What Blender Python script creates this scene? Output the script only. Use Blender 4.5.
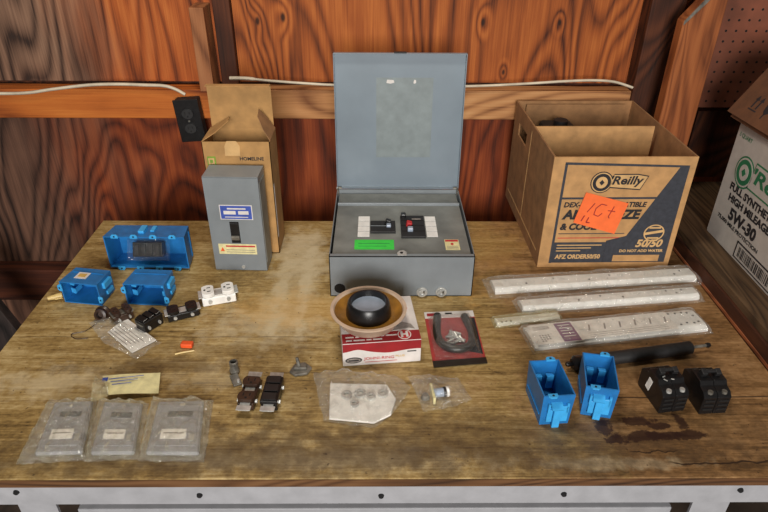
import bpy, bmesh, math, random
from mathutils import Vector, Matrix, Euler, noise
random.seed(7)
R = math.radians
scene = bpy.context.scene
C = scene.collection
for o in list(bpy.data.objects): bpy.data.objects.remove(o)

# ------------------------------------------------------------ camera
PITCH, YAW, ROLL, CAMZ = 31.7, 0.8, 0.5, 1.68
cd = bpy.data.cameras.new('camera'); cam = bpy.data.objects.new('camera', cd); C.objects.link(cam)
p, w, r = R(PITCH), R(YAW), R(ROLL)
fw = Vector((math.sin(w)*math.cos(p), math.cos(w)*math.cos(p), -math.sin(p)))
rt = Vector((math.cos(w), -math.sin(w), 0)); up = rt.cross(fw)
r2 = rt*math.cos(r)+up*math.sin(r); u2 = -rt*math.sin(r)+up*math.cos(r)
cam.matrix_world = Matrix(((r2.x, u2.x, -fw.x, 0), (r2.y, u2.y, -fw.y, 0), (r2.z, u2.z, -fw.z, CAMZ), (0, 0, 0, 1)))
cd.sensor_width = 36; cd.lens = 620/768*36; cd.clip_start = .02
scene.camera = cam
# ------------------------------------------------------------ world, lights, exposure
wd = bpy.data.worlds.new('world'); scene.world = wd; wd.use_nodes = True
bg = wd.node_tree.nodes['Background']; bg.inputs[0].default_value = (1.0, .9, .78, 1); bg.inputs[1].default_value = .07
def area(name, loc, target, sx, sy, power, col):
    l = bpy.data.lights.new(name, 'AREA'); l.shape = 'RECTANGLE'; l.size = sx; l.size_y = sy; l.energy = power; l.color = col
    o = bpy.data.objects.new(name, l); C.objects.link(o); o.location = loc
    o.rotation_euler = (Vector(target)-Vector(loc)).to_track_quat('-Z', 'Y').to_euler(); return o
area('open_doorway_daylight', (.05, -3.0, 2.15), (0, 1.2, .95), 1.5, 1.5, 185, (1.0, .97, .93))
area('ceiling_shop_light', (-.15, 1.05, 2.6), (-.12, 1.15, .85), .45, .12, 12, (1.0, .93, .80))
vs = scene.view_settings
vs.view_transform = 'Standard'; vs.look = 'None'; vs.gamma = 1; vs.use_curve_mapping = False; vs.exposure = 0.0

# ------------------------------------------------------------ material helpers
def srgb(c):
    return tuple(((v/255)/12.92 if v/255 <= .04045 else ((v/255+.055)/1.055)**2.4) for v in c)+(1,)
def newmat(name):
    m = bpy.data.materials.new(name); m.use_nodes = True
    nt = m.node_tree; b = nt.nodes['Principled BSDF']; return m, nt, b
def nd(nt, t, **kw):
    n = nt.nodes.new(t)
    for k, v in kw.items():
        if k.startswith('_'): setattr(n, k[1:], v)
    return n
def math_n(nt, op, a, b=None, clamp=False):
    n = nt.nodes.new('ShaderNodeMath'); n.operation = op; n.use_clamp = clamp
    for i, v in enumerate((a, b)):
        if v is None: continue
        if isinstance(v, (int, float)): n.inputs[i].default_value = v
        else: nt.links.new(v, n.inputs[i])
    return n.outputs[0]
def pos(nt, scale=(1, 1, 1), loc=(0, 0, 0), world=True, rot=(0, 0, 0)):
    if world: s = nt.nodes.new('ShaderNodeNewGeometry').outputs['Position']
    else: s = nt.nodes.new('ShaderNodeTexCoord').outputs['Object']
    mp = nt.nodes.new('ShaderNodeMapping'); nt.links.new(s, mp.inputs[0])
    mp.inputs['Scale'].default_value = scale; mp.inputs['Location'].default_value = loc; mp.inputs['Rotation'].default_value = rot
    return mp.outputs[0]
def noise_n(nt, vec, scale, detail=3, rough=.55, dist=0):
    n = nt.nodes.new('ShaderNodeTexNoise'); nt.links.new(vec, n.inputs['Vector'])
    n.inputs['Scale'].default_value = scale; n.inputs['Detail'].default_value = detail
    n.inputs['Roughness'].default_value = rough; n.inputs['Distortion'].default_value = dist
    return n.outputs[0]
def ramp(nt, fac, stops):
    n = nt.nodes.new('ShaderNodeValToRGB'); nt.links.new(fac, n.inputs[0]); e = n.color_ramp.elements
    while len(e) < len(stops): e.new(.5)
    for i, (q, c) in enumerate(stops): e[i].position = q; e[i].color = srgb(c)
    return n.outputs[0]
def mix(nt, fac, a, b, mode='MIX'):
    n = nt.nodes.new('ShaderNodeMix'); n.data_type = 'RGBA'; n.blend_type = mode
    for sock, v in ((n.inputs[0], fac), (n.inputs[6], a), (n.inputs[7], b)):
        if isinstance(v, (int, float)): sock.default_value = v
        elif isinstance(v, tuple): sock.default_value = v
        else: nt.links.new(v, sock)
    return n.outputs[2]
def step(nt, v, lo, hi):
    n = nt.nodes.new('ShaderNodeMapRange'); n.interpolation_type = 'SMOOTHSTEP'
    nt.links.new(v, n.inputs[0]); n.inputs[1].default_value = lo; n.inputs[2].default_value = hi
    return n.outputs[0]
def bump(nt, b, h, strength=.3, dist=.002):
    n = nt.nodes.new('ShaderNodeBump'); nt.links.new(h, n.inputs['Height'])
    n.inputs['Strength'].default_value = strength; n.inputs['Distance'].default_value = dist
    nt.links.new(n.outputs[0], b.inputs['Normal'])
def plain(name, col, rough=.5, metal=0, var=.12, scale=60, bmp=0, spec=.5):
    m, nt, b = newmat(name)
    f = noise_n(nt, pos(nt, world=False), scale, 4)
    dark = tuple(max(0, v*(1-var*1.6)) for v in col); lite = tuple(min(255, v*(1+var)) for v in col)
    nt.links.new(ramp(nt, f, [(.3, dark), (.7, lite)]), b.inputs['Base Color'])
    b.inputs['Roughness'].default_value = rough; b.inputs['Metallic'].default_value = metal
    b.inputs['Specular IOR Level'].default_value = spec
    if bmp: bump(nt, b, f, bmp, .001)
    return m
def wood(name, c0, c1, c2, axis='z', rough=.7, freq=150, base=2.2, fine=.5, weather=None, knots=(), seed=0., spread=.5):
    """cathedral-grained plywood or lumber along one world axis"""
    m, nt, b = newmat(name)
    st = {'x': (.16, 1, 1), 'y': (1, .16, 1), 'z': (1, 1, .24)}[axis]
    fs = {'x': (5, 240, 240), 'y': (240, 5, 240), 'z': (240, 240, 5)}[axis]
    ms = {'x': (2.5, 40, 40), 'y': (40, 2.5, 40), 'z': (40, 40, 2.5)}[axis]
    v = noise_n(nt, pos(nt, st, (seed, seed*.7, seed*.3)), base, 2.2, .42, .9)
    kd = None
    for kx, kz, kr in knots:
        d = nt.nodes.new('ShaderNodeVectorMath'); d.operation = 'DISTANCE'
        q = pos(nt, (1, 0, .5)); nt.links.new(q, d.inputs[0]); d.inputs[1].default_value = (kx, 0, kz*.5)
        g = step(nt, d.outputs['Value'], kr*4, 0)
        v = math_n(nt, 'ADD', v, math_n(nt, 'MULTIPLY', g, .05))
        core = step(nt, d.outputs['Value'], kr, kr*.3)
        kd = core if kd is None else math_n(nt, 'MAXIMUM', kd, core)
    rings = math_n(nt, 'ADD', math_n(nt, 'MULTIPLY', math_n(nt, 'SINE', math_n(nt, 'MULTIPLY', v, freq)), .5), .5)
    rings = math_n(nt, 'POWER', rings, .6)
    fn = noise_n(nt, pos(nt, fs), 1, 3, .65)
    mn = noise_n(nt, pos(nt, ms, (seed, 2, seed)), 1, 4, .6, .4)
    big = noise_n(nt, pos(nt, (1, 1, .6), (3+seed, 1, 2)), 3.2, 4, .6)
    f = math_n(nt, 'ADD', math_n(nt, 'MULTIPLY', rings, .34), math_n(nt, 'MULTIPLY', math_n(nt, 'SUBTRACT', fn, .3), fine))
    f = math_n(nt, 'ADD', f, math_n(nt, 'MULTIPLY', math_n(nt, 'SUBTRACT', big, .5), spread))
    f = math_n(nt, 'ADD', f, math_n(nt, 'MULTIPLY', math_n(nt, 'SUBTRACT', mn, .45), .55))
    col = ramp(nt, f, [(.0, c2), (.38, c1), (.80, c0)])
    if weather:
        x0, x1, wc = weather
        sx = nt.nodes.new('ShaderNodeSeparateXYZ'); nt.links.new(pos(nt), sx.inputs[0])
        e = math_n(nt, 'ADD', sx.outputs[0], math_n(nt, 'MULTIPLY', math_n(nt, 'SUBTRACT', noise_n(nt, pos(nt, (7, 7, 1.5)), 1, 4), .5), .7))
        wf = math_n(nt, 'MULTIPLY', step(nt, e, x1, x0), .8)
        wcol = ramp(nt, f, [(.05, tuple(v*.28 for v in wc)), (.75, wc)])
        col = mix(nt, wf, col, wcol)
    if kd is not None: col = mix(nt, math_n(nt, 'MULTIPLY', kd, .9), col, srgb((24, 12, 8)))
    nt.links.new(col, b.inputs['Base Color']); b.inputs['Roughness'].default_value = rough
    b.inputs['Specular IOR Level'].default_value = .3
    bump(nt, b, f, .3, .002)
    return m
def film(name, milk=.12, rim=.55, tint=(236, 232, 222), rough=.16, wr=.0, gloss=.10):
    m, nt, b = newmat(name)
    b.inputs['Base Color'].default_value = srgb(tint); b.inputs['Roughness'].default_value = rough
    b.inputs['Specular IOR Level'].default_value = .8
    t = nt.nodes.new('ShaderNodeBsdfTransparent'); t.inputs[0].default_value = (.97, .97, .96, 1)
    lw = nt.nodes.new('ShaderNodeLayerWeight'); lw.inputs[0].default_value = .25
    n = noise_n(nt, pos(nt, (1, 1, 1), world=False), 70, 4, .55, 1.2)
    cr = math_n(nt, 'MULTIPLY', step(nt, n, .58, .78), wr)
    f = math_n(nt, 'ADD', math_n(nt, 'ADD', math_n(nt, 'MULTIPLY', lw.outputs['Facing'], rim), milk), cr, True)
    ms = nt.nodes.new('ShaderNodeMixShader'); nt.links.new(f, ms.inputs[0])
    nt.links.new(t.outputs[0], ms.inputs[1]); nt.links.new(b.outputs[0], ms.inputs[2])
    gl = nt.nodes.new('ShaderNodeBsdfGlossy'); gl.inputs['Roughness'].default_value = rough
    bp_ = nt.nodes.new('ShaderNodeBump'); nt.links.new(n, bp_.inputs['Height']); bp_.inputs['Strength'].default_value = .9; bp_.inputs['Distance'].default_value = .014
    for t_ in (gl, b): nt.links.new(bp_.outputs[0], t_.inputs['Normal'])
    m2 = nt.nodes.new('ShaderNodeMixShader'); nt.links.new(math_n(nt, 'ADD', math_n(nt, 'MULTIPLY', lw.outputs['Facing'], .25), gloss, True), m2.inputs[0])
    nt.links.new(ms.outputs[0], m2.inputs[1]); nt.links.new(gl.outputs[0], m2.inputs[2])
    nt.links.new(m2.outputs[0], nt.nodes['Material Output'].inputs[0])
    return m

M = {}
M['ply_l'] = wood('plywood_orange_left', (206, 122, 58), (160, 80, 32), (66, 24, 8), 'z', base=2.4, weather=(-1.0, -.66, (150, 128, 108)), seed=1.3)
M['ply_r'] = wood('plywood_orange_right', (200, 118, 54), (148, 76, 30), (64, 25, 8), 'z', base=2.0, seed=4.1,
                  knots=((-.255, 1.345, .009), (-.325, 1.335, .008), (.29, 1.335, .008), (.50, 1.335, .006), (.36, 1.20, .006)))
M['ply_low'] = wood('plywood_lower', (168, 84, 38), (118, 50, 20), (50, 17, 6), 'z', base=2.6, weather=(-1.1, -.72, (116, 92, 76)), seed=2.2)
M['rail'] = wood('rail_lumber_orange', (208, 126, 54), (178, 96, 36), (104, 44, 12), 'x', base=2.4, seed=.4)
M['rail_pale'] = wood('rail_lumber_pale', (206, 158, 108), (176, 124, 78), (104, 60, 32), 'x', base=2.6, seed=6.4)
M['rail_dark'] = wood('rail_lumber_dark', (104, 54, 32), (66, 32, 20), (30, 15, 10), 'x', base=2.4, seed=3.4)
M['stud'] = wood('stud_lumber', (176, 122, 82), (150, 96, 60), (100, 58, 34), 'z', base=3, seed=2.4)
M['stud_dark'] = wood('stud_dark', (104, 56, 30), (68, 33, 16), (28, 12, 6), 'z', base=3, seed=5.2)
M['post'] = wood('post_lumber', (176, 108, 60), (146, 82, 42), (96, 48, 22), 'z', freq=70, base=6, seed=9.1, spread=.3)
M['dark_wood'] = wood('dark_board', (72, 60, 54), (46, 38, 36), (20, 17, 16), 'z', base=3, seed=8)
M['bench_top2'] = wood('side_bench_top', (112, 88, 62), (82, 62, 42), (42, 30, 20), 'y', base=4, seed=3)
M['bench_face2'] = wood('side_bench_face', (98, 58, 36), (70, 38, 22), (36, 18, 11), 'y', base=4, seed=5)
M['bench_edge'] = wood('plywood_edge', (132, 96, 62), (100, 68, 42), (56, 36, 22), 'x', base=4, seed=7)
M['lip'] = wood('side_bench_lip', (190, 120, 80), (150, 88, 54), (90, 48, 28), 'y', base=4, seed=6)
M['floor'] = plain('dirt_concrete', (70, 58, 48), .9, 0, .3, 8, .3)

def table_mat():
    m, nt, b = newmat('worn_plywood_top')
    v = noise_n(nt, pos(nt, (.2, 1, 1), (2, 5, 0)), 3.0, 2.5, .45, .8)
    rings = math_n(nt, 'ADD', math_n(nt, 'MULTIPLY', math_n(nt, 'SINE', math_n(nt, 'MULTIPLY', v, 130)), .5), .5)
    fn = noise_n(nt, pos(nt, (10, 260, 200)), 1, 4, .7)
    sp2 = noise_n(nt, pos(nt, (3, 46, 40), (4, 4, 1)), 1, 5, .65, .5)
    mid = noise_n(nt, pos(nt, (.7, 1, 1), (7, 1, 3)), 9, 7, .68, .3)
    f = math_n(nt, 'ADD', math_n(nt, 'MULTIPLY', rings, .09), math_n(nt, 'MULTIPLY', math_n(nt, 'SUBTRACT', fn, .24), .68))
    f = math_n(nt, 'ADD', f, math_n(nt, 'MULTIPLY', math_n(nt, 'SUBTRACT', sp2, .38), .55))
    f = math_n(nt, 'ADD', f, math_n(nt, 'MULTIPLY', math_n(nt, 'SUBTRACT', mid, .18), .80))
    grit = noise_n(nt, pos(nt, (.6, 1, 1)), 120, 4, .7)
    f = math_n(nt, 'ADD', f, math_n(nt, 'MULTIPLY', math_n(nt, 'SUBTRACT', grit, .5), .60))
    col = ramp(nt, f, [(.20, (66, 50, 27)), (.38, (128, 102, 58)), (.54, (160, 132, 80)), (.8, (200, 176, 126))])
    sx = nt.nodes.new('ShaderNodeSeparateXYZ'); nt.links.new(pos(nt), sx.inputs[0])
    X, Yc = sx.outputs[0], sx.outputs[1]
    # redder unweathered wood towards the right end
    e = math_n(nt, 'ADD', X, math_n(nt, 'MULTIPLY', math_n(nt, 'SUBTRACT', mid, .5), .9))
    red = ramp(nt, f, [(.22, (52, 33, 19)), (.42, (96, 66, 38)), (.60, (130, 92, 56)), (.85, (168, 126, 84))])
    col = mix(nt, math_n(nt, 'MULTIPLY', step(nt, e, .16, .44), .85), col, red)
    def blob(cx, cy, rx, ry, wob=.9, sc=26, det=7, hi=1.5, lo=.3):
        q = pos(nt, (1/rx, 1/ry, 0), (-cx/rx, -cy/ry, 0))
        d = nt.nodes.new('ShaderNodeVectorMath'); d.operation = 'LENGTH'; nt.links.new(q, d.inputs[0])
        n = noise_n(nt, pos(nt, (1, 1, 1), (cx*9, cy*7, 0)), sc, det, .65)
        return step(nt, math_n(nt, 'ADD', d.outputs['Value'], math_n(nt, 'MULTIPLY', math_n(nt, 'SUBTRACT', n, .5), wob*5)), hi, lo)
    # spilt white paint and scuffs
    for cx, cy, rx, ry, k in ((-.20, 1.37, .07, .09, .55), (-.16, 1.30, .05, .06, .6), (-.24, 1.06, .13, .05, .5), (-.20, 1.20, .05, .14, .35), (-.62, .885, .12, .035, .5),
                              (-.33, .90, .08, .03, .3), (.02, 1.12, .05, .03, .35), (-.165, 1.22, .014, .20, .75), (-.225, 1.18, .016, .16, .6), (-.19, 1.42, .05, .05, .5), (-.05, .70, .25, .02, .35), (.40, .69, .10, .012, .4)):
        col = mix(nt, math_n(nt, 'MULTIPLY', blob(cx, cy, rx, ry), k), col, srgb((206, 190, 156)))
    # bare orange-yellow patches
    for cx, cy, rx, ry, k in ((-.17, 1.12, .16, .06, .35), (.20, 1.20, .05, .05, .5), (.30, 1.40, .09, .12, .25)):
        col = mix(nt, math_n(nt, 'MULTIPLY', blob(cx, cy, rx, ry), k), col, srgb((212, 164, 92)))
    # grime spots, and broad darker brown bands along the front
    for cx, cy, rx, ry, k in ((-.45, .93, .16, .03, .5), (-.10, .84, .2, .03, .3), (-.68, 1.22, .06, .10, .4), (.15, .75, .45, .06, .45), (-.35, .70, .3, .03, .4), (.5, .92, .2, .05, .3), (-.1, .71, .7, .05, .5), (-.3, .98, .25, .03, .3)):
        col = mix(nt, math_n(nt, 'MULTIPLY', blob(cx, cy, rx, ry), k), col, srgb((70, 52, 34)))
    # dark oil stain in the shape of a rough bracket
    for cx, cy, rx, ry in ((.403, .766, .015, .016), (.420, .742, .018, .012), (.463, .784, .030, .010), (.462, .748, .038, .009), (.505, .750, .034, .009),
                           (.545, .752, .024, .010), (.543, .782, .010, .017), (.500, .772, .018, .007)):
        col = mix(nt, math_n(nt, 'MULTIPLY', blob(cx, cy, rx, ry, .7, 50, 6, 1.35, .85), .88), col, srgb((44, 22, 14)))
    # splits along the grain
    def crack(y0, amp, xa, xb, wdt, sc, ph):
        n = noise_n(nt, pos(nt, (sc, 0, 0), (ph, 0, 0)), 1, 3)
        d = math_n(nt, 'ABSOLUTE', math_n(nt, 'SUBTRACT', math_n(nt, 'SUBTRACT', Yc, y0), math_n(nt, 'MULTIPLY', math_n(nt, 'SUBTRACT', n, .5), amp)))
        return math_n(nt, 'MULTIPLY', step(nt, d, wdt, wdt*.3), math_n(nt, 'MULTIPLY', step(nt, X, xa, xa+.02), step(nt, X, xb, xb-.02)))
    for a in ((.843, .012, .42, .80, .0022, 9, 2), (.690, .05, .48, .80, .0025, 12, 6), (1.02, .01, -.76, -.1, .0012, 7, 1), (.715, .03, .42, .52, .002, 30, 3)):
        col = mix(nt, math_n(nt, 'MULTIPLY', crack(*a), .85), col, srgb((36, 20, 12)))
    sp = noise_n(nt, pos(nt), 95, 2, .5)
    col = mix(nt, math_n(nt, 'MULTIPLY', step(nt, sp, .70, .76), .7), col, srgb((52, 34, 22)))
    nt.links.new(col, b.inputs['Base Color'])
    b.inputs['Roughness'].default_value = .55; b.inputs['Specular IOR Level'].default_value = .35
    bump(nt, b, f, .3, .002)
    return m
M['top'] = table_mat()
M['white_paint'] = plain('chipped_white_paint', (166, 166, 170), .5, 0, .035, 30, .1)
M['black'] = plain('black_plastic', (22, 21, 22), .32, 0, .2, 80)
M['black_matte'] = plain('black_matte', (26, 25, 26), .6, 0, .2, 80)
M['black_print'] = plain('black_ink', (32, 30, 34), .7, 0, .1, 90)
M['navy_print'] = plain('dark_slate_ink', (52, 54, 62), .7, 0, .1, 90)
M['blue'] = plain('blue_plastic', (34, 116, 182), .38, 0, .06, 40)
M['blue_l'] = plain('bright_blue_plastic', (62, 168, 232), .4, 0, .05, 40)
M['grey'] = plain('grey_enamel', (128, 134, 138), .36, 0, .05, 9)
M['grey_d'] = plain('grey_enamel_worn', (124, 126, 122), .45, 0, .10, 14)
M['grey_lid'] = plain('grey_enamel_lid', (122, 134, 144), .3, 0, .04, 6)
M['steel'] = plain('zinc_steel', (190, 190, 186), .32, .35, .1, 60)
M['steel_d'] = plain('dull_zinc', (112, 108, 100), .45, .3, .2, 60)
M['kraft'] = plain('kraft_cardboard', (186, 142, 92), .85, 0, .07, 30, .05)
M['kraft_y'] = plain('yellow_kraft_cardboard', (176, 134, 82), .85, 0, .06, 30, .05)
M['kraft_d'] = plain('brown_cardboard', (150, 110, 72), .9, 0, .08, 30, .05)
M['kraft_b'] = plain('dull_brown_cardboard', (98, 62, 38), .9, 0, .08, 30, .05)
M['kraft_line'] = plain('pale_kraft_line', (206, 166, 112), .85, 0, .05, 30)
M['white'] = plain('white_plastic', (240, 238, 234), .4, 0, .04, 40)
M['oil_card'] = plain('off_white_case_card', (184, 178, 172), .8, 0, .03, 30)
M['white_card'] = plain('white_card', (218, 212, 208), .75, 0, .04, 30)
M['paper'] = plain('white_paper', (238, 233, 226), .8, 0, .05, 60)
M['cream'] = plain('cream_paper', (224, 214, 160), .8, 0, .06, 60)
M['green_stk'] = plain('green_sticker', (62, 214, 74), .6, 0, .05, 30)
M['orange_stk'] = plain('orange_sticker', (250, 112, 52), .6, 0, .04, 30)
M['orange_l'] = plain('orange_plastic', (240, 92, 40), .5, 0, .08, 40)
M['blue_lab'] = plain('blue_label', (60, 84, 170), .5, 0, .06, 60)
M['red'] = plain('maroon_print', (152, 26, 34), .55, 0, .06, 30)
M['card_red'] = plain('dull_red_card', (166, 52, 48), .6, 0, .1, 30)
M['red_b'] = plain('red_print', (188, 42, 46), .6, 0, .06, 30)
M['green_p'] = plain('green_print', (36, 112, 74), .7, 0, .06, 30)
M['green_y'] = plain('lime_print', (120, 150, 50), .7, 0, .06, 30)
M['amber'] = plain('amber_wax', (146, 102, 40), .35, 0, .15, 30, .1)
M['tray'] = plain('milky_plastic_tray', (196, 172, 150), .35, 0, .05, 30)
M['pale_blue'] = plain('pale_blue_plastic', (158, 170, 188), .3, 0, .06, 30)
M['brown_pl'] = plain('brown_plastic', (58, 40, 30), .35, 0, .15, 60)
M['tan'] = plain('tan_plastic', (214, 186, 120), .45, 0, .06, 60)
M['cable'] = plain('white_cable_jacket', (204, 192, 170), .5, 0, .06, 30)
M['purple'] = plain('purple_label', (126, 76, 118), .6, 0, .08, 60)
M['grey_print'] = plain('grey_ink', (140, 132, 126), .7, 0, .1, 90)
M['plate'] = plain('grey_wall_plate', (146, 146, 152), .35, .1, .05, 40)
M['plate_d'] = plain('dark_grey_plate', (74, 76, 84), .4, .1, .05, 40)
M['hose'] = plain('black_rubber', (30, 29, 25), .4, 0, .2, 60)
M['pegboard'] = plain('brown_hardboard', (118, 66, 46), .85, 0, .1, 12)
M['hole'] = plain('dark_hole', (14, 10, 8), .9, 0, .1, 30)
M['gold'] = plain('gold_print', (206, 168, 90), .6, 0, .05, 40)
M['film'] = film('clear_film', .045, .34, (244, 242, 236), .10, .10)
M['film_p'] = film('crinkled_film', .06, .5, (250, 248, 240), .08, .38, .045)
M['film_w'] = film('creamy_crinkled_film', .08, .55, (252, 244, 212), .08, .42, .045)
M['film_c'] = film('glass_clear_blister', .015, .22, (244, 244, 244), .06, .03, .05)
M['film_m'] = film('milky_film', .30, .5, (240, 236, 230), .14, .35)
M['film_y'] = film('yellowed_film', .26, .5, (224, 214, 164), .14, .3)

# ------------------------------------------------------------ geometry helpers
class G:
    """collects shapes into one bmesh, linked as ONE mesh object"""
    def __init__(s, pre=None): s.bm = bmesh.new(); s.pre = pre
    def box(s, c, d, rot=None, bev=0, taper=None):
        b = bmesh.new(); bmesh.ops.create_cube(b, size=1)
        for v in b.verts:
            v.co = Vector((v.co.x*d[0], v.co.y*d[1], v.co.z*d[2]))
            if taper and v.co.z < 0: v.co.x *= taper[0]; v.co.y *= taper[1]
        if bev: bmesh.ops.bevel(b, geom=b.edges[:], offset=bev, segments=2, affect='EDGES', profile=.5)
        m = Matrix.Translation(c)
        if rot: m = m @ Euler(rot).to_matrix().to_4x4()
        return s._add(b, m)
    def _add(s, b, m):
        b.transform(m); me = bpy.data.meshes.new('t'); b.to_mesh(me); b.free(); s.bm.from_mesh(me); bpy.data.meshes.remove(me); return s
    def cyl(s, a, b_, r0, r1=None, seg=20):
        a, b_ = Vector(a), Vector(b_); d = b_-a; b = bmesh.new()
        bmesh.ops.create_cone(b, cap_ends=True, segments=seg, radius1=r0, radius2=r0 if r1 is None else r1, depth=d.length)
        return s._add(b, Matrix.Translation((a+b_)/2) @ d.to_track_quat('Z', 'Y').to_matrix().to_4x4())
    def lathe(s, prof, c=(0, 0, 0), seg=40, close=False):
        b = bmesh.new(); rings = []
        for (r_, z) in prof:
            rings.append([b.verts.new((r_*math.cos(2*math.pi*i/seg), r_*math.sin(2*math.pi*i/seg), z)) for i in range(seg)])
        pr = list(zip(rings, rings[1:]))+([(rings[-1], rings[0])] if close else [])
        for A, B in pr:
            for i in range(seg): b.faces.new((A[i], A[(i+1) % seg], B[(i+1) % seg], B[i]))
        if not close:
            b.faces.new(rings[0][::-1]); b.faces.new(rings[-1])
        bmesh.ops.recalc_face_normals(b, faces=b.faces)
        return s._add(b, Matrix.Translation(c))
    def tube(s, pts, r_, seg=10, flat=1.0):
        pts = [Vector(q) for q in pts]; b = bmesh.new(); rings = []
        for i, q in enumerate(pts):
            d = (pts[min(i+1, len(pts)-1)]-pts[max(i-1, 0)]).normalized()
            u = Vector((0, 0, 1)) if abs(d.z) < .9 else Vector((1, 0, 0))
            sd = d.cross(u).normalized(); u = sd.cross(d)
            rr = r_[i] if isinstance(r_, (list, tuple)) else r_
            rings.append([b.verts.new(q+sd*math.cos(2*math.pi*k/seg)*rr+u*math.sin(2*math.pi*k/seg)*rr*flat) for k in range(seg)])
        for A, B in zip(rings, rings[1:]):
            for k in range(seg): b.faces.new((A[k], A[(k+1) % seg], B[(k+1) % seg], B[k]))
        b.faces.new(rings[0][::-1]); b.faces.new(rings[-1]); bmesh.ops.recalc_face_normals(b, faces=b.faces)
        return s._add(b, Matrix())
    def prism(s, poly, z0, z1, m=None, bev=0):
        """polygon in local XY extruded along Z, then placed with matrix m"""
        b = bmesh.new(); lo = [b.verts.new((x, y, z0)) for x, y in poly]; hi = [b.verts.new((x, y, z1)) for x, y in poly]
        n = len(poly)
        b.faces.new(lo[::-1]); b.faces.new(hi)
        for i in range(n): b.faces.new((lo[i], lo[(i+1) % n], hi[(i+1) % n], hi[i]))
        bmesh.ops.recalc_face_normals(b, faces=b.faces)
        if bev: bmesh.ops.bevel(b, geom=b.edges[:], offset=bev, segments=1, affect='EDGES')
        return s._add(b, m or Matrix())
    def grid(s, f, nu, nv):
        vs_ = [[s.bm.verts.new(f(i/nu, j/nv)) for j in range(nv+1)] for i in range(nu+1)]
        for i in range(nu):
            for j in range(nv): s.bm.faces.new((vs_[i][j], vs_[i+1][j], vs_[i+1][j+1], vs_[i][j+1]))
        return s
    def build(s, name, mat, parent=None, smooth=False):
        if s.pre is not None: s.bm.transform(s.pre)
        me = bpy.data.meshes.new(name); s.bm.to_mesh(me); s.bm.free()
        o = bpy.data.objects.new(name, me); C.objects.link(o); o.parent = parent
        me.materials.append(M[mat] if isinstance(mat, str) else mat)
        if smooth:
            me.shade_smooth()
            try: me.set_sharp_from_angle(angle=R(40))
            except Exception: pass
        return o
def tag(o, label, cat, group=None, kind=None):
    o['label'] = label; o['category'] = cat
    if group: o['group'] = group
    if kind: o['kind'] = kind
    return o
def thing(name, label, cat, loc, rz=0, group=None):
    o = bpy.data.objects.new(name, None); C.objects.link(o); o.empty_display_size = .02
    o.location = loc; o.rotation_euler = (0, 0, R(rz)); return tag(o, label, cat, group)
def struct(o): o['kind'] = 'structure'; return o
def frame(origin, right, upv):
    """matrix whose X is right, Y is up, Z the outward normal of a printed face"""
    a, b_ = Vector(right).normalized(), Vector(upv).normalized(); n = a.cross(b_)
    return Matrix(((a.x, b_.x, n.x, origin[0]), (a.y, b_.y, n.y, origin[1]), (a.z, b_.z, n.z, origin[2]), (0, 0, 0, 1)))
def text(s_, parent, fr, x, y, h, mat, w=None, name='lettering', bold=.0, shear=0, lift=.0004, align='LEFT', rot=0, outline=None):
    cu = bpy.data.curves.new('txt', 'FONT'); cu.body = s_; cu.size = 1; cu.resolution_u = 3; cu.offset = bold; cu.shear = shear; cu.fill_mode = 'FRONT'
    ob = bpy.data.objects.new('txt', cu); me = bpy.data.meshes.new_from_object(ob)
    bpy.data.objects.remove(ob); bpy.data.curves.remove(cu)
    xs = [v.co.x for v in me.vertices]; ys = [v.co.y for v in me.vertices]
    x0, x1, y0, y1 = min(xs), max(xs), min(ys), max(ys)
    sy = h/(y1-y0); sx = (w/(x1-x0)) if w else sy
    ox = {'LEFT': 0, 'CENTER': -(x1-x0)*sx/2, 'RIGHT': -(x1-x0)*sx}[align]
    m = fr @ Matrix.Translation((x, y, lift)) @ Matrix.Rotation(R(rot), 4, 'Z')
    for v in me.vertices: v.co = m @ Vector(((v.co.x-x0)*sx+ox, (v.co.y-y0)*sy, 0))
    o = bpy.data.objects.new(name, me); C.objects.link(o); o.parent = parent; me.name = name; me.materials.append(M[mat]); return o
def decal(name, parent, fr, poly, mat, t=.0004, lift=0):
    return G().prism(poly, lift, lift+t, fr).build(name, mat, parent)
def rect(x0, y0, x1, y1): return [(x0, y0), (x1, y0), (x1, y1), (x0, y1)]
def oval(cx, cy, rx, ry, n=28): return [(cx+rx*math.cos(2*math.pi*i/n), cy+ry*math.sin(2*math.pi*i/n)) for i in range(n)]
def ringpoly(g, fr, cx, cy, rx, ry, wd_, t=.0004, lift=0, n=32):
    for i in range(n):
        a0, a1 = 2*math.pi*i/n, 2*math.pi*(i+1)/n
        g.prism([(cx+rx*math.cos(a0), cy+ry*math.sin(a0)), (cx+rx*math.cos(a1), cy+ry*math.sin(a1)),
                 (cx+(rx-wd_)*math.cos(a1), cy+(ry-wd_)*math.sin(a1)), (cx+(rx-wd_)*math.cos(a0), cy+(ry-wd_)*math.sin(a0))], lift, lift+t, fr)
    return g
def crumple(x, y, seed, sc=60):
    q = Vector((x*sc+seed*3.1, y*sc-seed*1.7, seed))
    return abs(noise.noise(q))*1.2+abs(noise.noise(q*2.3))*.5
TZ = .85

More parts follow.
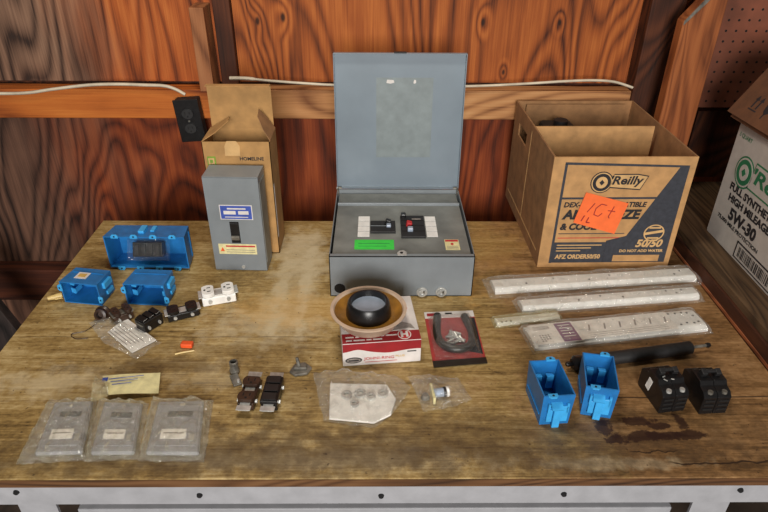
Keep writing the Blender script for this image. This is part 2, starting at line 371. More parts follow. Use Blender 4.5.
# ============================================================ SETTING
floor = struct(G().box((0, .2, -.03), (8, 6, .06)).build('floor', 'floor'))
wall = struct(G().box((0, 1.83, 1.3), (6, .06, 2.6)).build('wall_back', 'stud_dark'))
G().box((-1.47, 1.78, 1.85), (2.06, .012, 1.36)).build('plywood_sheet', 'ply_l', wall)
G().box((.66, 1.78, 1.85), (2.10, .012, 1.36)).build('plywood_sheet', 'ply_r', wall)
G().box((-1.47, 1.78, .83), (2.06, .012, .66)).build('plywood_sheet', 'ply_low', wall)
G().box((.66, 1.78, .83), (2.10, .012, .66)).build('plywood_sheet', 'ply_low', wall)
G().box((0, 1.78, .24), (4.6, .012, .48)).build('plywood_sheet', 'ply_low', wall)
struct(G().box((-1.42, 1.747, 1.12), (1.90, .052, .084), bev=.003).build('trim_1', 'rail'))
struct(G().box((.165, 1.747, 1.12), (1.25, .052, .084), bev=.003).build('trim_2', 'rail_pale'))
struct(G().box((-1.0, 1.742, .505), (2.6, .060, .12), bev=.004).build('trim_3', 'rail_dark'))
struct(G().box((-.467, 1.735, 1.273), (.038, .078, .218), bev=.002).build('trim_4', 'stud'))
struct(G().box((-.414, 1.765, 1.70), (.046, .03, 1.10), bev=.002).build('trim_5', 'stud_dark'))
struct(G().box((.762, 1.742, 1.3), (.092, .06, 2.6), bev=.003).build('trim_6', 'stud_dark'))
# sawn-off corner post
pg = G(); pg.prism([(.756, 0), (.852, 0), (.852, 1.475), (.845, 1.482), (.800, 1.432), (.756, 1.374)], -.02, .018, Matrix(((1, 0, 0, 0), (0, 0, -1, 1.615), (0, 1, 0, 0), (0, 0, 0, 1))), bev=.002)
struct(pg.build('trim_7', 'post'))
G().prism([(.757, 1.375), (.801, 1.433), (.846, 1.483), (.846, 1.478), (.802, 1.418), (.757, 1.365)], .0185, .0195, Matrix(((1, 0, 0, 0), (0, 0, -1, 1.615), (0, 1, 0, 0), (0, 0, 0, 1)))).build('sawn_end', 'steel_d', bpy.data.objects['trim_7'])
struct(G().box((1.45, 1.70, 1.02), (1.1, .04, .20)).build('trim_8', 'stud_dark'))
# pegboard
pb = thing('pegboard', 'brown perforated hardboard panel fixed beside the sawn-off post', 'pegboard', (1.26, 1.655, 1.14))
G().box((0, 0, .45), (.80, .006, .90)).build('panel', 'pegboard', pb)
hg = G()
for i in range(30):
    for j in range(33):
        hg.cyl((-.389+i*.0262, -.0028, .018+j*.0262), (-.389+i*.0262, -.0034, .018+j*.0262), .0032, seg=8)
ho = hg.build('peg_holes', 'hole', pb); ho['kind'] = 'stuff'
# leaning dark board in the corner beside the bench
lb = thing('leaning_board', 'dark weathered board leaning on the lower wall rail left of the bench', 'board', (-1.02, 1.42, 0))
G().box((0, 0, .39), (.09, .03, .80), rot=(R(-6), R(-24), 0), bev=.002).build('plank', 'dark_wood', lb)

# ============================================================ WORKBENCH
wb = thing('workbench', 'worn plywood workbench with white painted angle-iron frame', 'workbench', (0, 1.09, 0))
XL, XR, YF, YB = -.762, .772, .662, 1.53
oy = -1.09
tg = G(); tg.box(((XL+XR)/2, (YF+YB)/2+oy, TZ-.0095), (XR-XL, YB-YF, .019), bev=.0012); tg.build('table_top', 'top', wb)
G().box(((XL+XR)/2, YF-.0008+oy, TZ-.0105), (XR-XL, .0016, .016)).build('edge_band', 'bench_edge', wb)
ap = G().box((.0, YF+.006+oy, .807), (XR-XL-.02, .006, .048)).box((0, YF+.03+oy, .8285), (XR-XL-.02, .05, .004)); ap.build('apron', 'white_paint', wb)
for x, z in ((-.588, .815), (-.291, .806), (.008, .803), (.311, .806), (.603, .815)):
    G().lathe([(.0, .0), (.005, .0), (.0045, .002), (.002, .003), (0, .003)], seg=12).bm.free()
    q = G().cyl((x, YF+.003+oy, z), (x, YF-.0005+oy, z), .0052, .004, 12); q.build('bolt', 'black_matte', wb)
G().box((XL+.02, (YF+YB)/2+oy, .80), (.006, YB-YF-.06, .05)).build('side_rail', 'white_paint', wb)
G().box((XR-.02, (YF+YB)/2+oy, .80), (.006, YB-YF-.06, .05)).build('side_rail', 'white_paint', wb)
for x, y, sy in ((-.585, YF+.035, 1), (.585, YF+.035, 1), (-.585, YB-.06, -1), (.585, YB-.06, -1)):
    lg = G(); s_ = 1 if x < 0 else -1
    lg.box((x-.030*s_, y+.018*sy+oy, .39), (.005, .05, .78)); lg.box((x, y-.005*sy+oy, .39), (.065, .005, .78))
    lg.build('leg', 'white_paint', wb)
G().box((0, .74+oy, .655), (1.10, .02, .05), bev=.002).build('stretcher', 'white_paint', wb)
G().box((0, 1.08+oy, .30), (1.16, .62, .018)).build('lower_shelf', 'dark_wood', wb)

# neighbouring higher bench
sb = thing('side_bench', 'dusty dark wooden side bench standing slightly higher than the main workbench', 'workbench', (1.17, 1.0, 0))
G().box((0.002, 0, .8955), (.78, 1.36, .019), bev=.001).build('bench_top', 'bench_top2', sb)
G().box((-.382, 0, .846), (.024, 1.34, .08), bev=.001).build('front_board', 'bench_face2', sb)
G().box((-.3945, .1, .8535), (.004, .76, .006)).build('edge_strip', 'lip', sb)
for x in (-.35, .35):
    for y in (-.62, .62): G().box((x, y, .443), (.07, .07, .886), bev=.002).build('leg', 'bench_face2', sb)

# cable on the rail
cb = G()
pts = [(-1.30, 1.148), (-1.10, 1.150), (-.98, 1.152), (-.90, 1.163), (-.80, 1.175), (-.72, 1.178), (-.64, 1.176), (-.59, 1.174), (-.56, 1.165), (-.535, 1.150)]
def spl(P, n=6):
    out = []
    for i in range(len(P)-1):
        p0, p1, p2, p3 = [Vector(P[min(max(k, 0), len(P)-1)]) for k in (i-1, i, i+1, i+2)]
        for k in range(n):
            t = k/n
            out.append(.5*((2*p1)+(p2-p0)*t+(2*p0-5*p1+4*p2-p3)*t*t+(3*p1-p0-3*p2+p3)*t**3))
    out.append(Vector(P[-1])); return out
P3 = spl([(x, 1.7145, z) for x, z in pts])
co = G().tube(P3, .0055, 10, .8).build('electrical_cable', 'cable', None, True); tag(co, 'off-white flat cable sagging along the orange rail into the black outlet', 'cable')
P3 = spl([(-.405, 1.712, 1.197), (-.36, 1.713, 1.196), (-.30, 1.714, 1.190), (-.2, 1.714, 1.183), (-.1, 1.714, 1.178), (.05, 1.714, 1.176), (.25, 1.714, 1.177), (.40, 1.714, 1.184), (.52, 1.714, 1.192), (.60, 1.714, 1.195), (.66, 1.714, 1.191), (.712, 1.708, 1.177)])
co = G().tube(P3, [.0062 if i < 9 else .0045 for i in range(len(P3))], 10, .8).build('electrical_cable', 'cable', None, True); tag(co, 'long off-white cable running behind the open panel lid to the dark stud', 'cable')
# black outlet
ol = thing('wall_outlet', 'black duplex wall outlet mounted crooked on the orange rail', 'outlet', (-.525, 1.7205, 1.085)); ol.rotation_euler = (0, R(-4), 0)
G().box((0, -.018, 0), (.066, .034, .118), bev=.004).build('back_box', 'black_matte', ol)
G().box((0, -.0375, 0), (.070, .005, .122), bev=.002).build('cover_plate', 'black', ol)
for z in (.021, -.021):
    f_ = G().prism(oval(0, 0, .0165, .0145, 20), .0, .004, frame((0, -.040, z), (1, 0, 0), (0, 0, 1)), bev=.0006).build('receptacle_face', 'black_matte', ol)
    sg = G()
    for dx, h in ((-.006, .008), (.006, .0065)): sg.box((dx, -.0442, z+.003), (.0018, .0006, h))
    sg.cyl((0, -.0439, z-.007), (0, -.0446, z-.007), .0022, seg=10); sg.build('slots', 'hole', f_)
G().cyl((0, -.040, 0), (0, -.0415, 0), .003, seg=12).build('screw', 'steel_d', ol)

# ============================================================ GREY LOAD CENTRE (lying open)
lc = thing('load_center', 'large grey electrical panel lying open with its lid raised', 'electrical panel', (.0565, 1.168, TZ))
W2, D2, H2, t_ = .1625, .344, .107, .0018
bd = G(); bd.box((0, D2/2, .001), (2*W2, D2, .002)); bd.box((0, t_/2, H2/2), (2*W2, t_, H2)); bd.box((0, D2-t_/2, H2/2), (2*W2, t_, H2))
for s_ in (-1, 1): bd.box((s_*(W2-t_/2), D2/2, H2/2), (t_, D2, H2))
bd.box((0, .006, H2-.0008), (2*W2, .012, .0016))
bdo = bd.build('enclosure', 'grey', lc)
dz = .099
df = G().box((0, .137, dz), (2*W2-.012, .246, .003), bev=.001).build('dead_front', 'grey_d', lc)
G().box((0, .263, dz+.003), (2*W2-.012, .007, .010), bev=.001).build('cover_flange', 'grey', lc)
G().box((0, .302, dz-.004), (2*W2-.012, .072, .003), bev=.001).build('upper_cover', 'grey_d', lc)
zt = dz+.0016
fr = frame((-.0565, -1.168, zt), (1, 0, 0), (0, 1, 0))     # printed face: world x, y
for (x0, x1) in ((-.045, -.017), (.119, .145)):
    for k in range(4):
        y0 = 1.267+k*.0258
        decal('circuit_label', df, fr, rect(x0, y0, x1, y0+.0236), 'white', .0006)
bl = G().box((.015-.0565, 1.309-1.168, zt+.003), (.060, .054, .006), bev=.001).build('breaker', 'black_matte', lc)
G().box((.010-.0565, 1.309-1.168, zt+.0066), (.05, .001, .001)).build('seam', 'grey', bl)
hb = G().box((.027-.0565, 1.318-1.168, zt+.011), (.013, .012, .016), rot=(0, R(18), 0), bev=.002).build('toggle', 'black', bl)
G().box((.029-.0565, 1.309-1.168, zt+.008), (.011, .014, .007), bev=.002).build('toggle', 'pale_blue', bl)
br = G().box((.087-.0565, 1.311-1.168, zt+.003), (.058, .104, .006), bev=.001).build('breaker', 'black_matte', lc)
g_ = G()
for k in range(3): g_.box((.087-.0565, 1.285+k*.026-1.168, zt+.0062), (.056, .001, .001))
g_.build('seam', 'hole', br)
decal('worn_print', br, fr, rect(.086, 1.341, .108, 1.346), 'grey_print', .0003, .0064)
G().box((.066-.0565, 1.357-1.168, zt+.009), (.012, .014, .012), bev=.002).build('toggle', 'black', br)
G().box((.078-.0565, 1.311-1.168, zt+.011), (.013, .015, .012), rot=(0, R(15), 0), bev=.002).build('toggle', 'red_b', br)
G().box((.080-.0565, 1.287-1.168, zt+.010), (.013, .013, .010), bev=.002).build('toggle', 'pale_blue', br)
gs = decal('green_sticker', df, fr, rect(-.051, 1.209, .040, 1.252), 'green_stk', .0006); gs['label'] = 'bright green rectangular sticker'
decal('sticker_text', gs, fr, rect(-.042, 1.234, .030, 1.2355), 'green_p', .0002, .0007); decal('sticker_text', gs, fr, rect(-.042, 1.222, .022, 1.2235), 'green_p', .0002, .0007)
ws = decal('warning_label', df, fr, rect(.158, 1.207, .191, 1.254), 'cream', .0006)
decal('warning_band', ws, fr, rect(.1595, 1.244, .1895, 1.252), 'red_b', .0002, .0007); decal('warning_mark', ws, fr, oval(.1745, 1.233, .0035, .005, 12), 'red_b', .0002, .0007)
for k in range(3): decal('warning_text', ws, fr, rect(.1615, 1.222-k*.006, .1875, 1.2235-k*.006), 'grey_print', .0002, .0007)
lt = G().prism([(-.010, 0), (.010, 0), (.011, .012), (.004, .019), (-.006, .017), (-.011, .010)], 0, .002, frame((0, .002, H2+.0005), (1, 0, 0), (0, 1, .1)), bev=.0004).build('latch', 'steel', lc)
G().cyl((-.001, .011, H2+.001), (-.001, .0112, H2+.0042), .0035, seg=12).build('latch_hole', 'hole', lt)
# knockouts and connectors on the near side
for x in (.104, .148):
    c_ = G(frame((x-.0565, 0, .013), (1, 0, 0), (0, 0, 1))); c_.lathe([(.0, 0), (.0125, 0), (.0125, .004), (.010, .0045), (.0095, .009), (.0065, .0095), (.006, .005), (0, .005)], seg=20)
    k_ = c_.build('conduit_fitting', 'steel', lc, True)
    G().box((x-.0565+.004, -.0095, .0175), (.004, .003, .006)).build('screw', 'steel_d', k_)
G(frame((-.084-.0565, 0, .022), (1, 0, 0), (0, 0, 1))).lathe([(0, 0), (.0125, 0), (.0125, .0015), (.010, .002), (0, .002)], seg=20).build('knockout', 'hole', lc)
# lid
LH = .352; lm = Matrix.Translation((0, D2-.001, H2+.002)) @ Euler((R(-2.5), 0, 0)).to_matrix().to_4x4()
ld = G(lm); ld.box((0, .012, LH/2), (2*W2, .0016, LH))
ld.box((0, .006, LH-.0008), (2*W2, .012, .0016)); ld.box((0, .006, .0008), (2*W2-.02, .012, .0016))
for s_ in (-1, 1): ld.box((s_*(W2-.0008), .006, LH/2), (.0016, .013, LH))
ldo = ld.build('lid', 'grey_lid', lc)
fr = lm @ frame((0, .0112, 0), (1, 0, 0), (0, 0, 1))
decal('faded_label', ldo, fr, rect(-.058, .085, .084, .292), plain('faded_paper_label', (124, 134, 136), .5, 0, .04, 40), .0003)
for x, wd_ in ((-.033, .020), (.034, .007)): decal('torn_paper', ldo, fr, [(x, .279), (x+wd_*.5, .277), (x+wd_, .280), (x+wd_*.9, .286), (x+.002, .287)], 'white_card', .0003, .0004)
for s_ in (-1, 1):
    h_ = G().cyl((s_*(W2-.006)-.008, D2+.002, H2+.002), (s_*(W2-.006)+.006, D2+.002, H2+.002), .004, seg=12)
    h_.box((s_*(W2-.003), D2-.004, H2-.004), (.004, .014, .016)); h_.build('hinge', 'steel_d', lc)
G(lm).box((0, .004, LH+.0015), (.03, .010, .003)).build('lid_lip', 'black_matte', ldo)

# ============================================================ SMALL GREY DISCONNECT + CARTON
sd = thing('disconnect_box', 'small upright grey breaker enclosure with blue label in front of a carton', 'breaker box', (-.330, 1.277, TZ), -2)
cv = G(); cv.box((0, .001, .124), (.126, .002, .244)); cv.box((0, .034, .2472), (.126, .066, .0016)); cv.box((0, .034, .0008), (.126, .066, .0016))
for s_ in (-1, 1): cv.box((s_*.0622, .034, .124), (.0016, .066, .247))
cv.box((0, .066, .124), (.124, .0016, .246)); cvo = cv.build('enclosure', 'grey', sd)
fr = frame((0, 0, 0), (1, 0, 0), (0, 0, 1))
fl = decal('front_cover', sd, fr, rect(-.0625, .004, .0625, .246), 'grey', .0012)
q = decal('blue_label', fl, fr, rect(-.033, .141, .043, .179), 'white_card', .0003, .0013)
decal('label_field', q, fr, rect(-.031, .143, .041, .177), 'blue_lab', .0003, .0017)
for x0, x1 in ((-.024, .004), (.010, .034)): decal('label_text', q, fr, rect(x0, .155, x1, .164), 'white_card', .0002, .0021)
decal('label_text', q, fr, rect(-.015, .168, .028, .1715), 'white_card', .0002, .0021); decal('label_text', q, fr, rect(-.022, .147, .032, .149), 'white_card', .0002, .0021)
sl = decal('breaker_slot', sd, fr, rect(-.014, .078, .0075, .135), 'hole', .0004, .0013)
G().box((-.003, -.003, .118), (.019, .006, .03), bev=.001).build('breaker_face', 'black', sl); G().box((-.003, -.005, .094), (.019, .008, .010), rot=(R(20), 0, 0), bev=.0015).build('toggle', 'steel_d', sl)
q = decal('warning_label', fl, fr, rect(-.048, .047, .043, .075), 'cream', .0003, .0013)
decal('warning_text', q, fr, rect(-.030, .067, .040, .071), 'red_b', .0002, .0017); decal('warning_mark', q, fr, [(-.044, .055), (-.034, .055), (-.039, .066)], 'orange_l', .0002, .0017)
for k in range(2): decal('warning_text', q, fr, rect(-.030, .052+k*.006, .039, .0535+k*.006), 'grey_print', .0002, .0017)
G().cyl((.006, 0, .011), (.006, -.004, .011), .005, .004, 14).build('cover_screw', 'steel', sd)
G().box((0.0635, .034, .125), (.0012, .055, .21)).build('side_seam', 'grey_d', sd)

ct = thing('open_carton', 'yellow-brown cardboard carton with open flaps behind the small grey box', 'cardboard box', (-.3265, 1.358, TZ), 0)
w2, dp, hh = .0785, .098, .300
cg = G(); cg.box((0, .0008, hh/2), (2*w2, .0016, hh)); cg.box((0, dp, hh/2), (2*w2, .0016, hh)); cg.box((0, dp/2, .001), (2*w2, dp, .002))
for s_ in (-1, 1): cg.box((s_*(w2-.0008), dp/2, hh/2), (.0016, dp, hh))
cgo = cg.build('carton_body', 'kraft_y', ct)
bf = G().box((0, dp, hh+.052), (2*w2-.006, .0016, .104), bev=.0005); bf.box((0, dp-.007, hh+.1045), (2*w2-.006, .016, .0016)); bf.build('top_flap', 'kraft_y', ct)
G().prism([(0, 0), (.088, .004), (.084, .058), (.045, .066), (.004, .036)], 0, .0014, frame((-w2, .004, hh), (0, 1, 0), (.80, 0, .48))).build('side_flap', 'kraft_y', ct)
G().prism([(.004, 0), (.09, 0), (.085, .035), (.070, .062), (.030, .056), (.010, .028)], 0, .0014, frame((w2, .002, hh), (0, 1, 0), (-.5, 0, .85))).build('side_flap', 'kraft_d', ct)
fr = frame((0, 0, 0), (1, 0, 0), (0, 0, 1))
G().prism([(-.019, -.034), (.016, -.034), (.017, -.010), (.010, .002), (-.012, .002), (-.018, -.010)], .0002, .0012, frame((-.008, 0, hh), (1, 0, 0), (0, 0, 1))).build('tuck_tab', 'kraft_line', ct)
lg_ = decal('emblem', ct, fr, rect(-.0705, hh-.058, -.0505, hh-.036), 'green_y', .0003, .0001); decal('emblem_field', lg_, fr, rect(-.068, hh-.0555, -.054, hh-.0405), 'kraft_line', .0003, .0004); decal('emblem_core', lg_, fr, rect(-.0645, hh-.052, -.0575, hh-.044), 'green_y', .0003, .0007)
text('HOMELINE', ct, fr, .006, hh-.046, .009, 'black_print', .056, bold=.03)
frs = frame((w2, 0, 0), (0, 1, 0), (0, 0, 1))
decal('white_strip', ct, frs, [(.004, .045), (.012, .045), (.012, .190), (.004, .190)], 'white_card', .0004)

# ============================================================ ANTIFREEZE CASE
af = thing('antifreeze_box', 'large open brown cardboard case with printed front and orange sticker', 'cardboard box', (.5620, 1.295, TZ), 1)
w2, dp, hh, th = .1640, .405, .292, .004
fg = G(); fg.box((0, th/2, hh/2), (2*w2, th, hh)); fg.build('front_panel', 'kraft', af)
G().box((0, dp-th/2, hh/2), (2*w2, th, hh)).build('back_panel', 'kraft_d', af)
G().box((w2-th/2, dp/2, hh/2), (th, dp-2*th, hh)).build('side_panel', 'kraft_d', af)
# left side with a hand hole
lg_ = G(); lf = frame((-w2+th, 0, 0), (0, 1, 0), (0, 0, 1))
lg_.prism(rect(th, 0, dp-th, .215), -th, 0, lf); lg_.prism(rect(th, .250, dp-th, hh), -th, 0, lf); lg_.prism(rect(th, .215, .255, .25), -th, 0, lf); lg_.prism(rect(.345, .215, dp-th, .25), -th, 0, lf)
lso = lg_.build('side_panel', 'kraft_d', af)
lf2 = frame((-w2, 0, 0), (0, -1, 0), (0, 0, 1))
decal('printed_line', lso, lf2, rect(-.212, .03, -.208, .275), 'kraft_line'); decal('printed_line', lso, lf2, rect(-.385, .03, -.03, .034), 'kraft_line')
G().box((0, dp/2, .003), (2*w2-.01, dp-.01, .006)).build('bottom_panel', 'kraft_d', af)
G().box((-.006, .205, .1475), (2*w2-.022, .004, .283), rot=(R(-1), 0, 0)).build('divider', 'kraft', af)
G().box((.0, dp-.012, hh-.05), (2*w2-.05, .003, .09), rot=(R(7), 0, 0), bev=.001).build('folded_flap', 'kraft_d', af)
jg = G()
jg.box((-.06, .315, .13), (.09, .12, .24), bev=.012); jg.cyl((-.06, .315, .25), (-.06, .315, .268), .019); jg.build('dark_contents', 'black_matte', af)
fr = frame((-.5650, 0, -TZ), (1, 0, 0), (0, 0, 1))     # world x, z on the front face
fp = bpy.data.objects['front_panel']
# dark frame, diagonal block and bottom block
decal('printed_band', fp, fr, [(.428, 1.124), (.714, 1.116), (.714, 1.121), (.428, 1.130)], 'navy_print')
decal('printed_band', fp, fr, rect(.428, .862, .434, 1.126), 'navy_print'); decal('printed_band', fp, fr, rect(.434, 1.037, .664, 1.042), 'navy_print', lift=.0001)
decal('printed_block', fp, fr, [(.693, 1.118), (.714, 1.116), (.716, .863), (.560, .863), (.560, .925), (.606, .938)], 'navy_print', lift=.0002)
decal('printed_block', fp, fr, rect(.434, .863, .562, .921), 'navy_print', lift=.0002)
decal('printed_rule', fp, fr, rect(.440, .944, .600, .946), 'navy_print'); decal('printed_rule', fp, fr, rect(.440, .932, .590, .934), 'red_b')
L = .0008
decal('logo_outline', fp, fr, oval(.519, 1.080, .026, .027), 'black_print', lift=.0001); decal('logo_outline', fp, fr, [(.535, 1.066), (.612, 1.060), (.626, 1.096), (.600, 1.101), (.545, 1.101)], 'black_print', lift=.0001)
decal('logo_field', fp, fr, oval(.519, 1.080, .0235, .0245), 'kraft_line', lift=.0005); decal('logo_field', fp, fr, [(.537, 1.069), (.611, 1.063), (.623, 1.094), (.599, 1.0985), (.545, 1.0985)], 'kraft_line', lift=.0005)
decal('logo_letter', fp, fr, oval(.519, 1.080, .021, .022), 'black_print', lift=.0009); decal('logo_letter', fp, fr, oval(.519, 1.080, .0135, .0145), 'kraft_line', lift=.0013); decal('logo_letter', fp, fr, oval(.519, 1.080, .006, .007, 4), 'black_print', lift=.0017)
text("'Reilly", fp, fr, .540, 1.068, .029, 'black_print', .076, 'logo_lettering', .03, .2, lift=.0012)
text('DEX-COOL COMPATIBLE', fp, fr, .441, 1.016, .014, 'black_print', .196, bold=.04, shear=.15, lift=L)
text('ANTIFREEZE', fp, fr, .441, .984, .026, 'black_print', .188, bold=.05, shear=.15, lift=L)
text('& COOLANT', fp, fr, .441, .955, .019, 'black_print', .135, bold=.05, shear=.15, lift=L)
text('50/50', fp, fr, .634, .906, .022, 'kraft_line', .066, bold=.04, shear=.2, lift=L)
text('DO NOT ADD WATER', fp, fr, .598, .892, .008, 'kraft_line', .108, bold=.04, lift=L)
text('AFZ ORDER50/50', fp, fr, .441, .874, .013, 'kraft_line', .112, bold=.04, lift=L)
for k, wd_ in enumerate((.11, .085, .06)): decal('small_print', fp, fr, rect(.441, .912-k*.008, .441+wd_, .9145-k*.008), 'kraft_line', .0003, L)
bgd = ringpoly(G(), fr, .672, .946, .025, .023, .003, lift=L); bgd.build('round_badge', 'kraft_line', fp)
decal('badge_bar', fp, fr, [(.650, .940), (.694, .948), (.694, .955), (.650, .947)], 'kraft_line', .0003, L); decal('badge_bar', fp, fr, rect(.658, .930, .686, .934), 'kraft_line', .0003, L); decal('badge_bar', fp, fr, rect(.658, .958, .686, .962), 'kraft_line', .0003, L)
decal('print_panel', fp, fr, rect(.585, .866, .700, .884), 'kraft', .0003, L)
os_ = decal('orange_sticker', fp, fr, [(.470, .977), (.575, .945), (.592, 1.027), (.487, 1.056)], 'orange_stk', .0006, .0022); os_['label'] = 'square orange price sticker with pencilled figures'
fs_ = fr @ Matrix.Translation((.532, 1.0, .0029)) @ Matrix.Rotation(R(-15), 4, 'Z')
sg = G()
def stroke(P, wd_=.0011):
    for a, b_ in zip(P, P[1:]):
        d = Vector((b_[0]-a[0], b_[1]-a[1])).normalized(); n = Vector((-d.y, d.x))*wd_
        sg.prism([(a[0]+n.x, a[1]+n.y), (a[0]-n.x, a[1]-n.y), (b_[0]-n.x, b_[1]-n.y), (b_[0]+n.x, b_[1]+n.y)], 0, .0002, fs_)
stroke([(-.026, .022), (-.034, -.004)]); stroke([(.004, .024), (-.010, .024), (-.018, .010), (-.016, -.006), (-.004, -.008), (.002, .002)]); stroke([(.022, .026), (.020, -.002), (.024, -.006)]); stroke([(.012, .012), (.030, .014)])
stroke([(-.036, -.014), (-.038, -.030)], .0014); stroke([(-.024, -.016), (-.025, -.030), (-.016, -.029)], .0014)
sg.build('handwriting', 'red', os_)

# ============================================================ OIL CASES ON THE SIDE BENCH
ob = thing('oil_box', 'white cardboard motor oil case with green and black print on the side bench', 'cardboard box', (.848, 1.385, .905), 0)
bw, bl_, bh = .25, .46, .296
G().box((bw/2, -bl_/2, bh/2), (bw, bl_, bh), bev=.002).build('case', 'oil_card', ob)
fr = frame((0, 0, 0), (0, -1, 0), (0, 0, 1))       # x runs from the far end towards the front
Yb = 1.385
text('5 QUART', ob, fr, .012, .258, .012, 'green_p', .055, bold=.02)
decal('logo_outline', ob, fr, oval(.075, .193, .038, .038), 'green_p', lift=.0001); decal('logo_field', ob, fr, oval(.075, .193, .034, .034), 'oil_card', lift=.0005)
decal('logo_letter', ob, fr, oval(.075, .193, .030, .030), 'green_p', lift=.0009); decal('logo_letter', ob, fr, oval(.075, .193, .018, .019), 'oil_card', lift=.0013); decal('logo_letter', ob, fr, oval(.075, .193, .009, .010, 4), 'green_p', lift=.0017)
decal('logo_outline', ob, fr, [(.100, .166), (.290, .166), (.300, .222), (.250, .232), (.110, .232)], 'green_p', lift=.0001); decal('logo_field', ob, fr, [(.104, .170), (.287, .170), (.296, .219), (.249, .228), (.112, .228)], 'oil_card', lift=.0005)
text("'Reilly", ob, fr, .112, .176, .046, 'green_p', .165, 'logo_lettering', .03, .15, lift=.0012)
text('FULL SYNTHETIC', ob, fr, .040, .137, .019, 'black_print', .20, bold=.05)
text('HIGH MILEAGE', ob, fr, .048, .111, .019, 'black_print', .18, bold=.05)
text('5W-30', ob, fr, .070, .072, .031, 'black_print', .120, bold=.05)
text('75,000 MILE PROTECTION', ob, fr, .028, .055, .012, 'black_print', .185, bold=.04)
bc = G()
bc.prism(rect(.135, .006, .139, .048), 0, .0004, fr); bc.prism(rect(.135, .044, .300, .048), 0, .0004, fr); bc.prism(rect(.135, .006, .300, .009), 0, .0004, fr); bc.prism(rect(.296, .006, .300, .048), 0, .0004, fr)
x = .150
while x < .285:
    wd_ = random.choice((.0015, .0025, .004)); bc.prism(rect(x, .014, x+wd_, .039), 0, .0004, fr); x += wd_+random.choice((.002, .003, .004))
bc.build('barcode', 'black_print', ob)
bb = thing('brown_box', 'dull brown cardboard box with slanted flap and handling marks on the white oil case', 'cardboard box', (.822, 1.40, 1.2015), 3)
mp = Matrix(((1, 0, 0, 0), (0, 0, -1, 0), (0, 1, 0, 0), (0, 0, 0, 1)))
G().prism([(.004, 0), (.26, 0), (.26, .16), (.098, .16), (.008, .012)], .002, .40, mp, bev=.001).build('case', 'kraft_b', bb)
sl3 = math.radians(33)
fr = frame((0.0, 0, .010), (0, -1, 0), (math.sin(sl3), 0, math.cos(sl3)))
G().prism(rect(-.004, 0, .40, .176), 0, .003, fr).build('top_flap', 'kraft_b', bb)
fr = fr @ Matrix.Translation((.012, .004, .003)) @ Matrix.Diagonal((.72, .72, 1, 1))
mk = G(); mk.prism(rect(.045, .030, .085, .034), 0, .0004, fr)
for x in (.053, .075): mk.prism(rect(x-.003, .038, x+.003, .064), 0, .0004, fr); mk.prism([(x-.009, .064), (x+.009, .064), (x, .080)], 0, .0004, fr)
mk.build('handling_arrows', 'black_print', bb)
mk = G(); mk.prism([(.105, .065), (.110, .045), (.122, .035), (.135, .045), (.136, .068), (.120, .080)], 0, .0004, fr); mk.prism(rect(.1195, .022, .1235, .040), 0, .0004, fr); mk.build('handling_glass', 'black_print', bb)

# ============================================================ BLUE OUTLET BOXES
def blue_box(name, label, gangs, L, dep, loc, rz, lie, group, clamps=True):
    """opening along +Z before lying; L along Y; lie turns the opening to the front"""
    Wd = .0456*gangs+.010 if gangs > 1 else .056
    t = .0024; ob_ = thing(name, label, 'outlet box', loc, rz, group)
    pre = Matrix.Translation((0, dep, L/2+.0062)) @ Matrix.Rotation(R(90), 4, 'X') if lie else Matrix()
    if lie == 2: pre = Matrix.Translation((0, dep, Wd/2)) @ Matrix.Rotation(R(90), 4, 'X') @ Matrix.Rotation(R(90), 4, 'Z')
    tp = .93
    def wallq(g, pts):   # hollow frustum shell
        pass
    b = bmesh.new()
    def ringv(w_, l_, z): return [b.verts.new((sx*w_/2, sy*l_/2, z)) for sx, sy in ((-1, -1), (1, -1), (1, 1), (-1, 1))]
    o0 = ringv(Wd*tp, L*tp, 0); o1 = ringv(Wd, L, dep); i1 = ringv(Wd-2*t, L-2*t, dep); i0 = ringv(Wd*tp-2*t, L*tp-2*t, t)
    b.faces.new(o0[::-1]); b.faces.new(i0)
    for A, B in ((o0, o1), (o1, i1), (i1, i0)):
        for k in range(4): b.faces.new((A[k], A[(k+1) % 4], B[(k+1) % 4], B[k]))
    bmesh.ops.recalc_face_normals(b, faces=b.faces)
    g = G(pre); g._add(b, Matrix()); sh = g.build('shell', 'blue', ob_)
    for i in range(gangs):
        cx = (i-(gangs-1)/2)*.0456
        for s in (-1, 1):
            e = G(pre); e.prism([(-.0085, 0), (.0085, 0), (.0085, .006), (.005, .010), (-.005, .010), (-.0085, .006)], 0, .0035,
                                Matrix.Translation((cx if gangs > 1 else s*.012, s*(L/2-.004), dep-.001)) @ Matrix.Rotation(0 if s > 0 else math.pi, 4, 'Z'), bev=.0004)
            eo = e.build('screw_tab', 'blue_l', ob_)
            G(pre).cyl((cx if gangs > 1 else s*.012, s*(L/2+.001), dep+.0024), (cx if gangs > 1 else s*.012, s*(L/2+.001), dep+.0028), .0022, seg=10).build('screw_hole', 'hole', eo)
            if clamps:
                for dx in ((-.011, .011) if gangs == 1 else (0,)):
                    c_ = G(pre); c_.box((cx+dx, s*(L/2-.011), dep*.62), (.013, .012, .0022), rot=(R(-18*s), 0, 0)); c_.box((cx+dx, s*(L/2-.0165), dep*.45), (.012, .0018, dep*.4))
                    c_.build('cable_clamp', 'blue_l', ob_)
    for s in (-1, 1):
        rb = G(pre); rb.box((s*Wd*.486, 0, dep*.30), (.0024, L*.8, .002)); rb.build('side_rib', 'blue', ob_)
    for s in ((1,) if lie == 1 else (-1, 1)):
        nb = G(pre); nb.box((-.012*s, s*(L/2+.001), dep*.45), (.014, .008, dep*.5), bev=.001); nb.box((.012*s, s*(L/2-.001), dep*.35), (.010, .006, dep*.4), bev=.001)
        nbo = nb.build('nail_bracket', 'blue_l', ob_)
    return ob_, pre
bgx = 'single gang blue outlet boxes'
